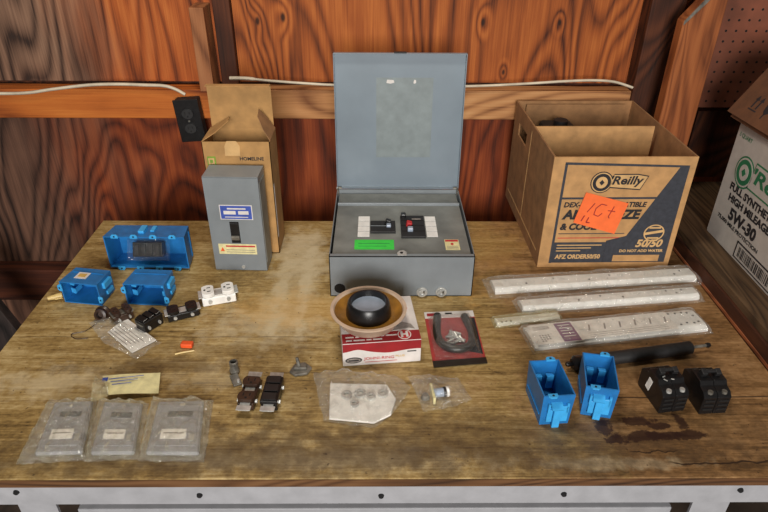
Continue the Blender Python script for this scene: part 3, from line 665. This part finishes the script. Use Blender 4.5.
b4, p4 = blue_box('outlet_box', 'wide four-gang blue plastic outlet box lying on its side near the wall', 4, .087, .062, (-.5525, 1.277, TZ), -1, 1, 'blue outlet boxes', clamps=False)
bA, pA = blue_box('outlet_box', 'single blue outlet box with white sticker on top lying on its side', 1, .090, .062, (-.659, 1.137, TZ), -9, 2, bgx)
q = G().box((-.006, .030, .0563), (.028, .024, .0006)).build('barcode_sticker', 'white_card', bA); G().box((-.006, .030, .0568), (.018, .013, .0004)).build('barcode', 'gold', q)
bB, pB = blue_box('outlet_box', 'single blue outlet box lying plain-side up in front of the four-gang box', 1, .092, .064, (-.514, 1.132, TZ), -4, 2, bgx)
bC, pC = blue_box('outlet_box', 'blue outlet box standing open upward beside the knob of the black rod', 1, .092, .071, (.311, .820, TZ), 4, 0, bgx)
bD, pD = blue_box('outlet_box', 'blue outlet box standing open upward in front of the black rod tube', 1, .092, .071, (.403, .837, TZ), -12, 0, bgx)
for bx_, rz in ((bC, 0), (bD, 0)):
    e = G(); e.box((-.003, -.050, .052), (.020, .018, .003), rot=(R(25), 0, 0)); e.box((.0, -.049, .025), (.013, .006, .05), bev=.001); e.box((-.016, -.046, .045), (.004, .010, .02)); e.box((.017, -.046, .045), (.004, .010, .02))
    e.build('nail_bracket', 'blue_l', bx_)

# ============================================================ RECEPTACLES AND SWITCHES
def strap(g, L=.100):
    g.box((0, 0, .016), (.018, L, .0014))
    for s in (-1, 1): g.box((0, s*(L/2-.006), .0165), (.026, .012, .0014), bev=.0004)
def receptacle(name, label, col, loc, rz, kind='duplex', metal='steel', tilt=None, sl=.100):
    t = thing(name, label, 'switch' if kind == 'switch' else 'receptacle', loc, rz, 'loose wiring devices')
    pre = tilt or Matrix()
    bo = G(pre); bo.box((0, 0, .008), (.030, .066, .016), bev=.002); bo.build('body', col, t)
    st = G(pre); strap(st, sl); st.build('mounting_strap', metal, t)
    if kind == 'duplex':
        for s in (-1, 1):
            f_ = G(pre); P = [(.0165*math.cos(a), max(-.012, min(.012, .0165*math.sin(a)))) for a in [2*math.pi*k/24 for k in range(24)]]
            f_.prism(P, .017, .024, Matrix.Translation((0, s*.0195, 0)), bev=.0008); fo = f_.build('receptacle_face', col, t)
            sl_ = G(pre)
            for dx in (-.006, .006): sl_.box((dx, s*.0195+.002, .0241), (.0018, .007, .0006))
            sl_.cyl((0, s*.0195-.006, .0238), (0, s*.0195-.006, .0244), .0022, seg=10); sl_.build('slots', 'hole', fo)
    else:
        f_ = G(pre); f_.box((0, 0, .019), (.032, .066, .008), bev=.0015); fo = f_.build('switch_face', col, t)
        for y in (-.022, .0, .022): G(pre).box((0, y, .0245), (.026, .017, .004), rot=(R(6), 0, 0), bev=.001).build('rocker', col, fo)
    for s in (-1, 1):
        for y in (-.018, .018): G(pre).cyl((s*.015, y, .009), (s*.0185, y, .009), .0038, seg=10).build('terminal_screw', 'steel', t)
    return t
z0 = TZ+.0005
receptacle('duplex_receptacle', 'brown duplex receptacle with steel strap beside the black switch', 'brown_pl', (-.234, .844, z0), -4)
receptacle('stacked_switch', 'black triple switch with shiny steel strap beside the brown receptacle', 'black', (-.192, .842, z0), -3, 'switch')
receptacle('duplex_receptacle', 'white duplex receptacle at the end of a row of dark ones', 'white', (-.358, 1.152, z0), -72, tilt=Matrix.Diagonal((1.2, 1.12, 1.35, 1)), sl=.078)
receptacle('duplex_receptacle', 'black duplex receptacle lying next to the white receptacle', 'black', (-.424, 1.094, z0), -66, sl=.076)
receptacle('toggle_switch', 'short black switch lying edge-on between blue box and paper bag', 'black', (-.484, 1.056, z0), -35, 'switch', 'steel_d', tilt=Matrix.Diagonal((1, .72, 1.2, 1)), sl=.072)
receptacle('duplex_receptacle', 'dark brown receptacle lying in front of a blue box', 'brown_pl', (-.552, 1.083, z0), -50, metal='steel_d', tilt=Matrix.Diagonal((1, .62, 1.1, 1)), sl=.074)
# black device wrapped in film inside the four-gang box
dv = thing('wrapped_switch', 'black wiring device in clear film inside the four-gang blue box', 'switch', (-.560, 1.305, TZ+.0105), 0)
tl = Matrix.Translation((0, 0, .018)) @ Matrix.Rotation(R(62), 4, 'X')
G(tl).box((0, .012, .0), (.072, .036, .022), bev=.002).build('body', 'black', dv); g_ = G(tl)
for x in (-.025, -.008, .009, .026): g_.box((x, .012, .0122), (.010, .024, .003), bev=.0005)
g_.build('rocker', 'black_matte', dv)
def wfun(u, v):
    x, y = (u-.5)*.104, (v-.5)*.056+.012
    return (x, y, .0165*(1-abs(2*u-1)**5)*(1-abs(2*v-1)**4)+crumple(x, y, 3, 90)*.004)
G(tl).grid(wfun, 36, 20).build('film', 'film_c', dv, True)

# ============================================================ SMALL BITS
wn = thing('wire_connector', 'tan plastic wire connector lying beside the stickered blue box', 'connector', (-.727, 1.153, z0), 25)
g_ = G(Matrix.Translation((0, 0, .0075)) @ Matrix.Rotation(R(90), 4, 'Y')); g_.lathe([(0, -.016), (.0045, -.016), (.0055, -.006), (.0070, .004), (.0075, .014), (.0055, .015), (.005, .008), (0, .008)], seg=14); g_.build('cap', 'tan', wn, True)
g_ = G()
for s in (-1, 1): g_.box((.006, s*.0085, .0075), (.014, .005, .003), bev=.0005)
g_.build('wing', 'tan', wn)
def cap_thing(name, label, cat, col, loc, rz, prof, tilt, extra=None):
    t = thing(name, label, cat, loc, rz); g = G(tilt); g.lathe(prof, seg=18); g.build('body', col, t, True); return t
t = cap_thing('cable_grommet', 'dark brown plastic bushing by the corner of the paper bag', 'bushing', 'brown_pl', (-.595, 1.082, z0), 0, [(0, 0), (.016, 0), (.017, .006), (.013, .010), (.013, .020), (.008, .021), (.008, .010), (0, .010)], Matrix.Translation((0, 0, .0125)) @ Matrix.Rotation(R(70), 4, 'X') @ Matrix.Translation((0, 0, -.010)))
g_ = G().tube(spl([(-.004, -.02, .004), (-.02, -.045, .002), (-.045, -.055, .0015), (-.03, -.07, .0015), (-.005, -.068, .0015)]), .0008, 6); g_.build('thin_wire', 'brown_pl', t)
oc = thing('wire_splice', 'small orange plastic splice lying on the bench', 'connector', (-.388, .989, z0), -4)
G().box((0, 0, .005), (.024, .014, .010), bev=.002).build('housing', 'orange_l', oc); g_ = G()
for y in (-.003, .003): g_.cyl((-.013, y, .006), (-.0115, y, .006), .002, seg=8)
g_.build('wire_port', 'hole', oc)
zt_ = G().tube([(-.406, .963, z0+.0016), (-.39, .969, z0+.0016), (-.370, .974, z0+.0016)], .0018, 6).build('zip_tie', 'tan', None); tag(zt_, 'short pale plastic strip in front of the orange splice', 'strip')
gn = thing('cable_clamp', 'grey metal cable clamp standing behind the brown receptacle', 'clamp', (-.276, .912, z0), 15)
g_ = G(); g_.lathe([(0, 0), (.009, 0), (.010, .006), (.008, .012), (.0085, .026), (.006, .027), (.006, .014), (0, .014)], seg=16); g_.build('body', 'steel_d', gn, True)
g_ = G().box((.0, -.026, .003), (.016, .030, .003), rot=(R(6), 0, R(12)), bev=.001); g_.build('strap', 'steel_d', gn); G().cyl((.005, -.034, .003), (.005, -.034, .010), .0025, seg=10).build('screw', 'steel', gn)
pw = thing('grey_knockout', 'grey angular metal hanger with upright stem on the bench', 'hardware', (-.149, .918, z0), 10)
G().prism([(-.022, -.006), (-.012, -.019), (.012, -.018), (.023, -.002), (.010, .016), (-.010, .014)], 0, .006, bev=.0015).build('base', 'steel_d', pw)
G().prism([(-.014, -.006), (.012, -.010), (.014, .004), (-.008, .008)], .006, .012, bev=.002).build('hub', 'steel_d', pw); G().cyl((-.002, .0, .010), (-.005, .006, .027), .004, .003, 12).build('stem', 'steel_d', pw)

# ============================================================ WALL PLATES IN FILM
def bil(c, u, v):
    a, b_, c_, d = [Vector(q) for q in c]     # back-left, back-right, front-right, front-left
    return a.lerp(b_, u).lerp(d.lerp(c_, u), v)
def pack(label, outer, inner, seed, filmm='film_w'):
    cx = sum(q[0] for q in outer)/4; cy = sum(q[1] for q in outer)/4
    t = thing('wall_plate_pack', label, 'wall plate', (cx, cy, z0), 0, 'wrapped wall plates')
    L_ = lambda q: (q[0]-cx, q[1]-cy)
    I = [L_(q) for q in inner]; O = [L_(q) for q in outer]
    gp = G().prism([I[3], I[2], I[1], I[0]], .001, .0095, bev=.003); po = gp.build('plate', 'plate', t)
    def q2(u0, v0, u1, v1): return [tuple(bil(I, a, b_)) for a, b_ in ((u0, v1), (u1, v1), (u1, v0), (u0, v0))]
    G().prism(q2(.12, .10, .92, .88), .0095, .0110, bev=.0006).build('raised_field', 'plate', po)
    G().prism(q2(.28, .24, .80, .34), .011, .0118).build('opening', 'plate_d', po)
    G().prism(q2(.22, .58, .72, .76), .011, .0117).build('paper_tag', 'paper', po); G().prism(q2(.26, .645, .68, .665), .0117, .0119).build('tag_text', 'grey_print', po)
    G().prism(q2(.78, .68, .88, .80), .011, .0125).build('screw_packet', 'steel', po)
    def ff(u, v):
        u2_ = u+.05*noise.noise(Vector((v*5, seed, u*2)))*abs(2*u-1); v2 = v+.05*noise.noise(Vector((u*5, seed+5, v*2)))*abs(2*v-1)
        q = bil(O, u2_, v2); e = min(u, 1-u, v, 1-v); k = min(1, e/.09)
        k = k*k*(3-2*k)
        return (q.x, q.y, .0012+.0135*k+crumple(q.x, q.y, seed, 44)*.009*(.45+.55*k))
    G().grid(ff, 64, 64).build('film', filmm, t, True)
    fl_ = G()
    fl_.grid(lambda u, v: (*bil(O, u, v), .0004), 2, 2); fl_.build('film_back', 'film', t)
    return t
pack('grey wall plate in film with slanted bag corner, first of three by the cream slip', [(-.600, .832), (-.512, .834), (-.480, .698), (-.590, .690)], [(-.584, .824), (-.516, .828), (-.488, .708), (-.566, .705)], 1)
pack('middle of three film-wrapped grey wall plates in front of the cream slip', [(-.510, .834), (-.416, .828), (-.395, .700), (-.482, .695)], [(-.495, .825), (-.424, .821), (-.402, .707), (-.474, .706)], 2)
pack('film-wrapped grey wall plate with wide clear margin, farthest of three from the bench end', [(-.414, .834), (-.300, .836), (-.284, .694), (-.394, .697)], [(-.397, .825), (-.315, .827), (-.294, .705), (-.383, .706)], 3)
cr = thing('paper_slip', 'cream instruction slip with small blue print behind the wrapped wall plates', 'paper', (-.47, .87, z0+.004), 0)
slip = [(-.050, .016), (.053, .034), (.066, -.022), (-.020, -.034)]
G().grid(lambda u, v: (*bil(slip, u, v), .004+.003*math.sin(u*3+1)+.003*(1-u)), 14, 8).build('sheet', 'cream', cr, True)
fr = frame((-.046, .006, .0105), (1, .17, 0), (-.17, 1, 0))
g_ = G()
for k in range(3): g_.prism(rect(.012+k*.004, -.002-k*.008, .075-k*.01, -.0005-k*.008), 0, .0003, fr)
g_.prism(rect(0, -.006, .010, .004), 0, .0003, fr); g_.build('print', 'blue_lab', cr)
tail = [(-.058, .020), (-.024, -.014), (-.012, -.052), (-.040, -.070)]
G().grid(lambda u, v: (*bil([(-.060, .010), (-.026, -.006), (-.018, -.040), (-.042, -.058)], u, v), .012+.008*math.sin(v*3.1)+crumple(u*.05, v*.05, 8, 60)*.004), 12, 14).build('folded_tail', 'film_y', cr, True)

# ============================================================ FILM BAGS
def bag(name, label, cat, outline, hmax, seed, filmm, content=None, sc=42, amp=.010, group=None):
    cx = sum(q[0] for q in outline)/len(outline); cy = sum(q[1] for q in outline)/len(outline)
    t = thing(name, label, cat, (cx, cy, z0), 0, group)
    O = [Vector((q[0]-cx, q[1]-cy)) for q in outline]; n = len(O); NB = n*8; ring_pts = []
    for i in range(NB):
        k, f_ = divmod(i, 8); f_ /= 8
        q = O[k].lerp(O[(k+1) % n], f_); q *= 1+.05*noise.noise(Vector((i*.35, seed, 1))); ring_pts.append(q)
    g = G(); NR = 22; rows = []
    for j in range(NR+1):
        s = j/NR; row = []
        for q in ring_pts:
            x, y = q.x*s, q.y*s; k = 1-s**3
            z = .0012+hmax*k*(.75+.5*noise.noise(Vector((x*22+seed, y*22, 2))))+crumple(x, y, seed, sc)*amp*min(1, (1-s)*3+.12)
            row.append(g.bm.verts.new((x, y, max(.001, z))))
        rows.append(row)
    for j in range(1, NR+1):
        for i in range(NB):
            g.bm.faces.new((rows[j-1][i], rows[j][i], rows[j][(i+1) % NB], rows[j-1][(i+1) % NB]))
    bmesh.ops.remove_doubles(g.bm, verts=g.bm.verts, dist=1e-6)
    g.build('film', filmm, t, True)
    if content: content(t, cx, cy)
    return t
def c1(t, cx, cy):
    P = [(-.545-cx, 1.082-cy), (-.456-cx, 1.006-cy), (-.493-cx, .966-cy), (-.566-cx, 1.032-cy)]
    G().prism(P[::-1], .001, .004, bev=.0008).build('folded_paper', 'paper', t)
    fr = frame((-.545-cx, 1.070-cy, .004), (.76, -.65, 0), (.65, .76, 0)); g_ = G()
    for k in range(5): g_.prism(rect(.008, -.012-k*.007, .095-k*.004, -.0105-k*.007), 0, .0003, fr)
    g_.build('print', 'grey_print', t)
bag('parts_bag', 'clear bag with folded white instructions lying near the blue boxes', 'plastic bag', [(-.620, 1.066), (-.594, 1.090), (-.560, 1.080), (-.445, 1.000), (-.478, .948), (-.562, .998)], .006, 4, 'film_p', c1, 36, .010)
def c2(t, cx, cy):
    P = [(-.088, .876), (.020, .872), (.036, .835), (.026, .795), (-.004, .776), (-.084, .786)]
    P = [(a-cx, b_-cy) for a, b_ in P]
    G().prism(P[::-1], .001, .005, bev=.001).build('white_insert', 'paper', t)
    for x, y, rr in ((-.055, .842, .010), (-.03, .846, .011), (-.01, .838, .009), (.012, .846, .010), (-.04, .82, .008)):
        c_ = G(); c_.lathe([(rr*.5, .005), (rr, .005), (rr, .010), (rr*.5, .010)], (x-cx, y-cy, 0), 16, True); c_.build('steel_washer', 'steel', t)
bag('parts_bag', 'large crumpled clear bag with white paper and metal washers', 'plastic bag', [(-.122, .908), (-.062, .916), (.0, .902), (.040, .898), (.066, .866), (.030, .801), (.0, .768), (-.045, .772), (-.092, .783), (-.106, .827)], .020, 6, 'film_p', c2, 30, .022)
def c3(t, cx, cy):
    g_ = G(); g_.box((.104-cx, .842-cy, .010), (.005, .040, .016), rot=(0, 0, R(6)), bev=.001); g_.build('bracket_plate', 'cream', t)
    g_ = G().cyl((.106-cx, .843-cy, .010), (.124-cx, .846-cy, .010), .0085, seg=16); g_.build('steel_bushing', 'pale_blue', t)
    G().cyl((.124-cx, .846-cy, .010), (.129-cx, .847-cy, .010), .0095, seg=16).build('washer', 'black_matte', t); G().cyl((.129-cx, .847-cy, .010), (.134-cx, .848-cy, .010), .0095, seg=16).build('washer', 'white', t)
    G().cyl((.090-cx, .836-cy, .006), (.090-cx, .836-cy, .014), .009, .006, 8).build('hex_nut', 'steel_d', t)
bag('parts_bag', 'small clear bag holding a few metal fittings', 'plastic bag', [(.060, .898), (.10, .902), (.158, .890), (.178, .835), (.135, .815), (.086, .804), (.074, .85)], .012, 9, 'film_p', c3, 40, .014)

# ============================================================ WAX RING AND ITS BOX
jb = thing('wax_ring_box', 'white and maroon wax ring carton under the plastic tray', 'carton', (.011, .936, TZ), 6)
jw, jd, jh = .155, .148, .056
bo = G().box((0, jd/2, jh/2), (jw, jd, jh), bev=.0012).build('carton_body', 'white_card', jb)
fr = frame((0, 0, 0), (1, 0, 0), (0, 0, 1)); ft = frame((0, 0, jh), (1, 0, 0), (0, 1, 0))
wave = [(-.0770, jh-.001), (.0770, jh-.001), (.0770, .034)]+[(x/1000, .0345-.006*math.exp(-((x/1000-.012)/.03)**2)*1.0+.006*math.exp(-((x/1000+.048)/.018)**2)) for x in range(70, -78, -7)]
decal('maroon_band', bo, fr, wave, 'red', .0004)
decal('maroon_band', bo, ft, rect(-.077, .001, .077, .030), 'red', .0004)
for yy, row in ((.017, (.016, .008, .014, .020, .006, .022)), (.007, (.012, .022, .010, .018))):
    xx = -.070
    for wd_ in row: decal('print_bar', bo, ft, rect(xx, yy, xx+wd_, yy+.0035), 'white_card', .0003, .0005); xx += wd_+.003
em = decal('emblem_ring', bo, ft, oval(.046, .018, .0135, .0150), 'white_card', .0004, .0005); decal('emblem_field', bo, ft, oval(.046, .018, .0115, .0130), 'red_b', .0003, .0009)
text('H', bo, ft, .046, .009, .018, 'white_card', .015, 'emblem_letter', .06, lift=.0014, align='CENTER')
decal('tool_picture', bo, ft, [(.022, .032), (.030, .050), (.048, .058), (.064, .050), (.070, .034), (.058, .038), (.044, .036)], 'grey_print', .0004)
decal('round_logo', bo, ft, oval(.056, .105, .008, .010), 'red_b', .0004)
lo_ = decal('oval_logo', bo, fr, oval(-.056, .014, .0165, .0075), 'black_print', .0004); decal('oval_rim', lo_, fr, oval(-.056, .014, .014, .0055), 'grey_print', .0003, .0005)
decal('logo_bar', lo_, fr, rect(-.066, .0125, -.046, .0155), 'black_print', .0003, .0009)
text('JOHNI-RING', bo, fr, -.036, .011, .009, 'red_b', .060, bold=.015); text('PLUS', bo, fr, .027, .016, .005, 'gold', .018, bold=.02); decal('print_bar', bo, fr, rect(.050, .027, .068, .0295), 'black_print'); decal('fine_print', bo, fr, rect(-.034, .007, .030, .0082), 'red_b')
wr = thing('wax_ring', 'amber wax toilet ring with black flange in a milky plastic tray', 'wax ring', (-.016, 1.000, TZ+jh+.0008), 0)
G().lathe([(0, 0), (.052, 0), (.058, .004), (.072, .030), (.0765, .032), (.0765, .0345), (.0700, .0345), (.0555, .006), (.050, .003), (0, .003)], seg=56).build('tray', 'tray', wr, True)
G().lathe([(.030, .0035), (.054, .0045), (.0695, .029), (.068, .0305), (.0655, .0285), (.057, .022), (.048, .020), (.034, .022)], seg=56, close=True).build('wax_body', 'amber', wr, True)
G().lathe([(.029, .004), (.0425, .008), (.0455, .022), (.0445, .034), (.0415, .048), (.0385, .0520), (.0355, .0515), (.0345, .038), (.031, .012)], seg=56, close=True).build('flange_sleeve', 'black', wr, True)
G().lathe([(0, .008), (.0315, .008), (.0345, .038), (0, .0385)], seg=40).build('sleeve_liner', 'pale_blue', wr, True)

# ============================================================ BLISTER PACK WITH HOSE
bp = thing('blister_pack', 'red carded blister pack holding a black U-shaped tube and bolts', 'blister pack', (.1625, 1.018, z0), 0)
cq = [(-.0575, .085), (.052, .092), (.058, -.078), (-.050, -.090)]
G().prism([cq[3], cq[2], cq[1], cq[0]], 0, .0012).build('backing_card', 'card_red', bp)
bq = lambda u, v: tuple(bil(cq, u, v))
G().prism([bq(0, .13), bq(1, .13), bq(1, 0), bq(0, 0)], .0013, .0017).build('header', 'white_card', bp)
G().prism([bq(.05, .09), bq(.25, .09), bq(.25, .03), bq(.05, .03)], .0018, .002).build('header_logo', 'red', bp); G().prism([bq(.42, .06), bq(.56, .06), bq(.56, .03), bq(.42, .03)], .0018, .002).build('hang_slot', 'hole', bp)
G().prism([bq(.72, .80), bq(.97, .86), bq(.99, .15), bq(.84, .15)], .0013, .0016).build('dark_panel', 'black_print', bp)
G().prism([bq(0, 1.03), bq(1, 1.03), bq(1, .93), bq(0, .93)], .0013, .0030).build('bottom_fold', 'hose', bp)
U = [(-.030, .062), (-.034, .03), (-.036, .0), (-.032, -.025), (-.018, -.044), (.004, -.050), (.024, -.042), (.036, -.022), (.038, .005), (.034, .032), (.028, .060)]
G().tube(spl([(x, y, .0105) for x, y in U], 5), .0085, 14).build('u_tube', 'hose', bp, True)
for i in range(18):
    a = random.uniform(0, 6.3); x, y = .002+random.uniform(-.014, .014), -.008+random.uniform(-.022, .020); d = Vector((math.cos(a), math.sin(a), 0))*.008
    G().cyl((x-d.x, y-d.y, .005), (x+d.x, y+d.y, .006+.001*(i % 5)), .0026, seg=8).build('bolt', 'steel', bp)
def bf_(u, v):
    q = bil(cq, .06+.88*u, .12+.82*v); k = min(1, min(u, 1-u, v, 1-v)/.12); k = k*k*(3-2*k)
    return (q.x, q.y, .002+.0195*k+crumple(q.x, q.y, 11, 50)*.002*k)
G().grid(bf_, 34, 40).build('blister', 'film_c', bp, True)

# ============================================================ WHITE STRIPS IN FILM
def strip(label, A, B, wd_, ht, zb, seed, marks, filmm='film', over=.012, lab=None):
    A, B = Vector(A), Vector(B); d = B-A; L_ = d.length; ang = math.degrees(math.atan2(d.y, d.x)); mid = (A+B)/2
    t = thing('wrapped_strip', label, 'plastic strip', (mid.x, mid.y, zb), ang, 'film-wrapped white strips')
    pr = [(-wd_/2, 0), (wd_/2, 0), (wd_/2, ht*.55), (wd_*.30, ht), (-wd_*.30, ht), (-wd_/2, ht*.55)]
    m = Matrix(((0, 0, 1, 0), (1, 0, 0, 0), (0, 1, 0, 0), (0, 0, 0, 1)))
    so = G().prism(pr, -L_/2, L_/2, m, bev=.0008).build('channel', 'white', t)
    for mx, my in marks: G().cyl((mx*L_-L_/2, my*wd_, ht-.0002), (mx*L_-L_/2, my*wd_, ht+.0005), .0026, seg=8).build('screw_hole', 'black_matte', so)
    G().box((-L_/2+.012, 0, ht+.0004), (.020, wd_*.5, .0006)).build('end_sticker', 'paper', so)
    hw, hl = wd_/2+over, L_/2+over
    def ff(u, v):
        x, y = (2*u-1)*hl, (2*v-1)*hw; k = min(1, min((1-abs(2*v-1))*hw/over, (1-abs(2*u-1))*hl/over)); k = max(0, k)
        y += .004*noise.noise(Vector((x*14, seed, 0)))*abs(2*v-1)
        return (x, y, .0012+(ht+.0012)*k*k*(3-2*k)+crumple(x*.45, y, seed, 40)*.0045*(.3+.7*k))
    G().grid(ff, 90, 16).build('film', filmm, t, True)
    return t, L_, ang
mk = lambda L: [(q, 0.12*((i % 2)*2-1)) for i, q in enumerate(L)]
strip('rearmost film-wrapped white strip lying along the base of the cardboard case', (.272, 1.198), (.765, 1.252), .050, .014, TZ, 1, mk((.16, .30, .47, .58, .90, .94)), 'film_p', .016)
strip('narrow glossy white strip between two other film-wrapped strips', (.322, 1.120), (.738, 1.172), .040, .015, TZ, 2, mk((.32, .45, .57, .83, .88, .92)), 'film_p', .010)
t, L_, an = strip('widest film-wrapped white strip with purple and white paper label', (.318, 1.008), (.703, 1.072), .070, .013, TZ, 3, [(.80, .28), (.84, .30), (.88, .28), (.92, .30), (.95, .26), (.82, -.22), (.86, -.25), (.90, -.20), (.94, -.24), (.97, -.20), (.97, .1)], 'film_p', .008)
G().box((-.138, -.001, .0138), (.10, .064, .0008)).build('label_paper', 'paper', t); lp = G().box((.02, -.001, .0136), (.215, .060, .0006)).build('instruction_sheet', 'paper', t)
G().box((-.112, -.002, .0142), (.038, .060, .0006)).build('purple_panel', 'purple', t)
g_ = G()
for k in range(5): g_.box((-.112, .020-k*.009, .0147), (.026, .0022, .0004))
g_.build('panel_text', 'paper', t)
g_ = G()
for k in range(3): g_.box((-.163, .022-k*.004, .0142), (.036, .0015, .0004))
for k in range(14): g_.box((-.176+.006*(k % 4)+.002, -.006-.006*(k//4), .0142), (.0035, .0035, .0004))
g_.build('label_print', 'grey_print', t)
g_ = G()
for k in range(6): g_.box((-.06+.035*k, .004, .0138), (.004, .020, .0004), rot=(0, 0, R(-20)))
for k in range(3): g_.box((.02, -.014-.006*k, .0138), (.18, .001, .0004))
g_.build('sheet_print', 'grey_print', t)
strip('short yellowed film-wrapped white strip tucked beside the end of the widest strip', (.258, 1.066), (.400, 1.088), .024, .008, TZ, 4, [(.08, -.3), (.15, -.25), (.22, -.3)], 'film_y', .007)

# ============================================================ BLACK ROD
A, B = Vector((.405, .9235, TZ+.0135)), Vector((.640, .968, TZ+.0135)); dr = (B-A).normalized(); an = math.degrees(math.atan2(dr.y, dr.x))
rd = thing('plunger_rod', 'black cylinder rod with round knob end and thin shaft lying on the bench', 'rod', (.52, .945, TZ), an)
m = Matrix.Translation((0, 0, .0153)) @ Matrix.Rotation(R(90), 4, 'Y')
G(m).lathe([(0, -.108), (.012, -.108), (.0132, -.104), (.0132, .118), (.010, .121), (0, .121)], seg=24).build('tube', 'black_matte', rd, True)
G(m).lathe([(0, -.140), (.009, -.140), (.0150, -.134), (.0150, -.122), (.009, -.114), (.009, -.106), (0, -.106)], seg=24).build('knob', 'black', rd, True)
G(m).lathe([(0, -.152), (.004, -.152), (.0055, -.148), (.0055, -.142), (.0035, -.138), (.0035, -.132), (0, -.132)], seg=14).build('end_stud', 'black', rd, True)
G(m).lathe([(0, .119), (.0032, .119), (.0032, .158), (0, .158)], seg=12).build('shaft', 'steel_d', rd, True)
G(m).lathe([(0, .154), (.0045, .155), (.0055, .159), (.0045, .163), (0, .164)], seg=12).build('shaft_tip', 'black', rd, True)

# ============================================================ TWO-POLE BREAKERS
def breaker(label, loc, rz, sticker, worn):
    t = thing('circuit_breaker', label, 'circuit breaker', loc, rz, 'loose two-pole breakers')
    side = [(-.038, 0), (.036, 0), (.040, .006), (.040, .040), (.034, .046), (.022, .047), (.018, .058), (-.012, .058), (-.018, .050), (-.030, .048), (-.038, .040)]
    for s in (-1, 1):
        m = Matrix(((0, 0, 1, s*.0128), (1, 0, 0, 0), (0, 1, 0, 0), (0, 0, 0, 1)))
        po = G().prism(side, -.0124, .0124, m, bev=.0012).build('pole_case', 'black', t)
        G().box((s*.0128, .003, .062), (.010, .012, .014), rot=(R(22), 0, 0), bev=.0015).build('toggle', 'black_matte', po)
        G().cyl((s*.0128, -.031, .045), (s*.0128, -.031, .0495), .0052, .0045, 12).build('terminal_screw', 'steel_d' if not worn else 'steel', po)
        g_ = G().box((s*.0128, .0405, .018), (.014, .003, .022)); g_.box((s*.0128, .043, .008), (.010, .004, .010)); g_.build('stab_clip', 'steel_d', po)
        g_ = G()
        for k in range(3): g_.box((s*.0128, -.0385, .012+.010*k), (.018, .0012, .004))
        g_.build('vent', 'hole', po)
    G().box((0, .003, .066), (.036, .006, .005), rot=(R(22), 0, 0), bev=.001).build('tie_bar', 'black_matte', t)
    if sticker: G().box((-.0256, .008, .030), (.0006, .012, .026), rot=(R(12), 0, 0)).build('side_label', 'paper', t)
    if worn:
        g_ = G()
        for i in range(5): g_.box((random.uniform(-.016, .018), random.uniform(-.020, .012), .0590), (random.uniform(.003, .009), .0016, .0012), rot=(0, 0, random.uniform(-1, 1)))
        g_.build('worn_print', 'steel', t)
    return t
breaker('black two-pole circuit breaker with pale side label and worn shiny print', (.530, .842, z0), 8, True, True)
breaker('plain black two-pole circuit breaker with no side label', (.606, .838, z0), 3, False, False)
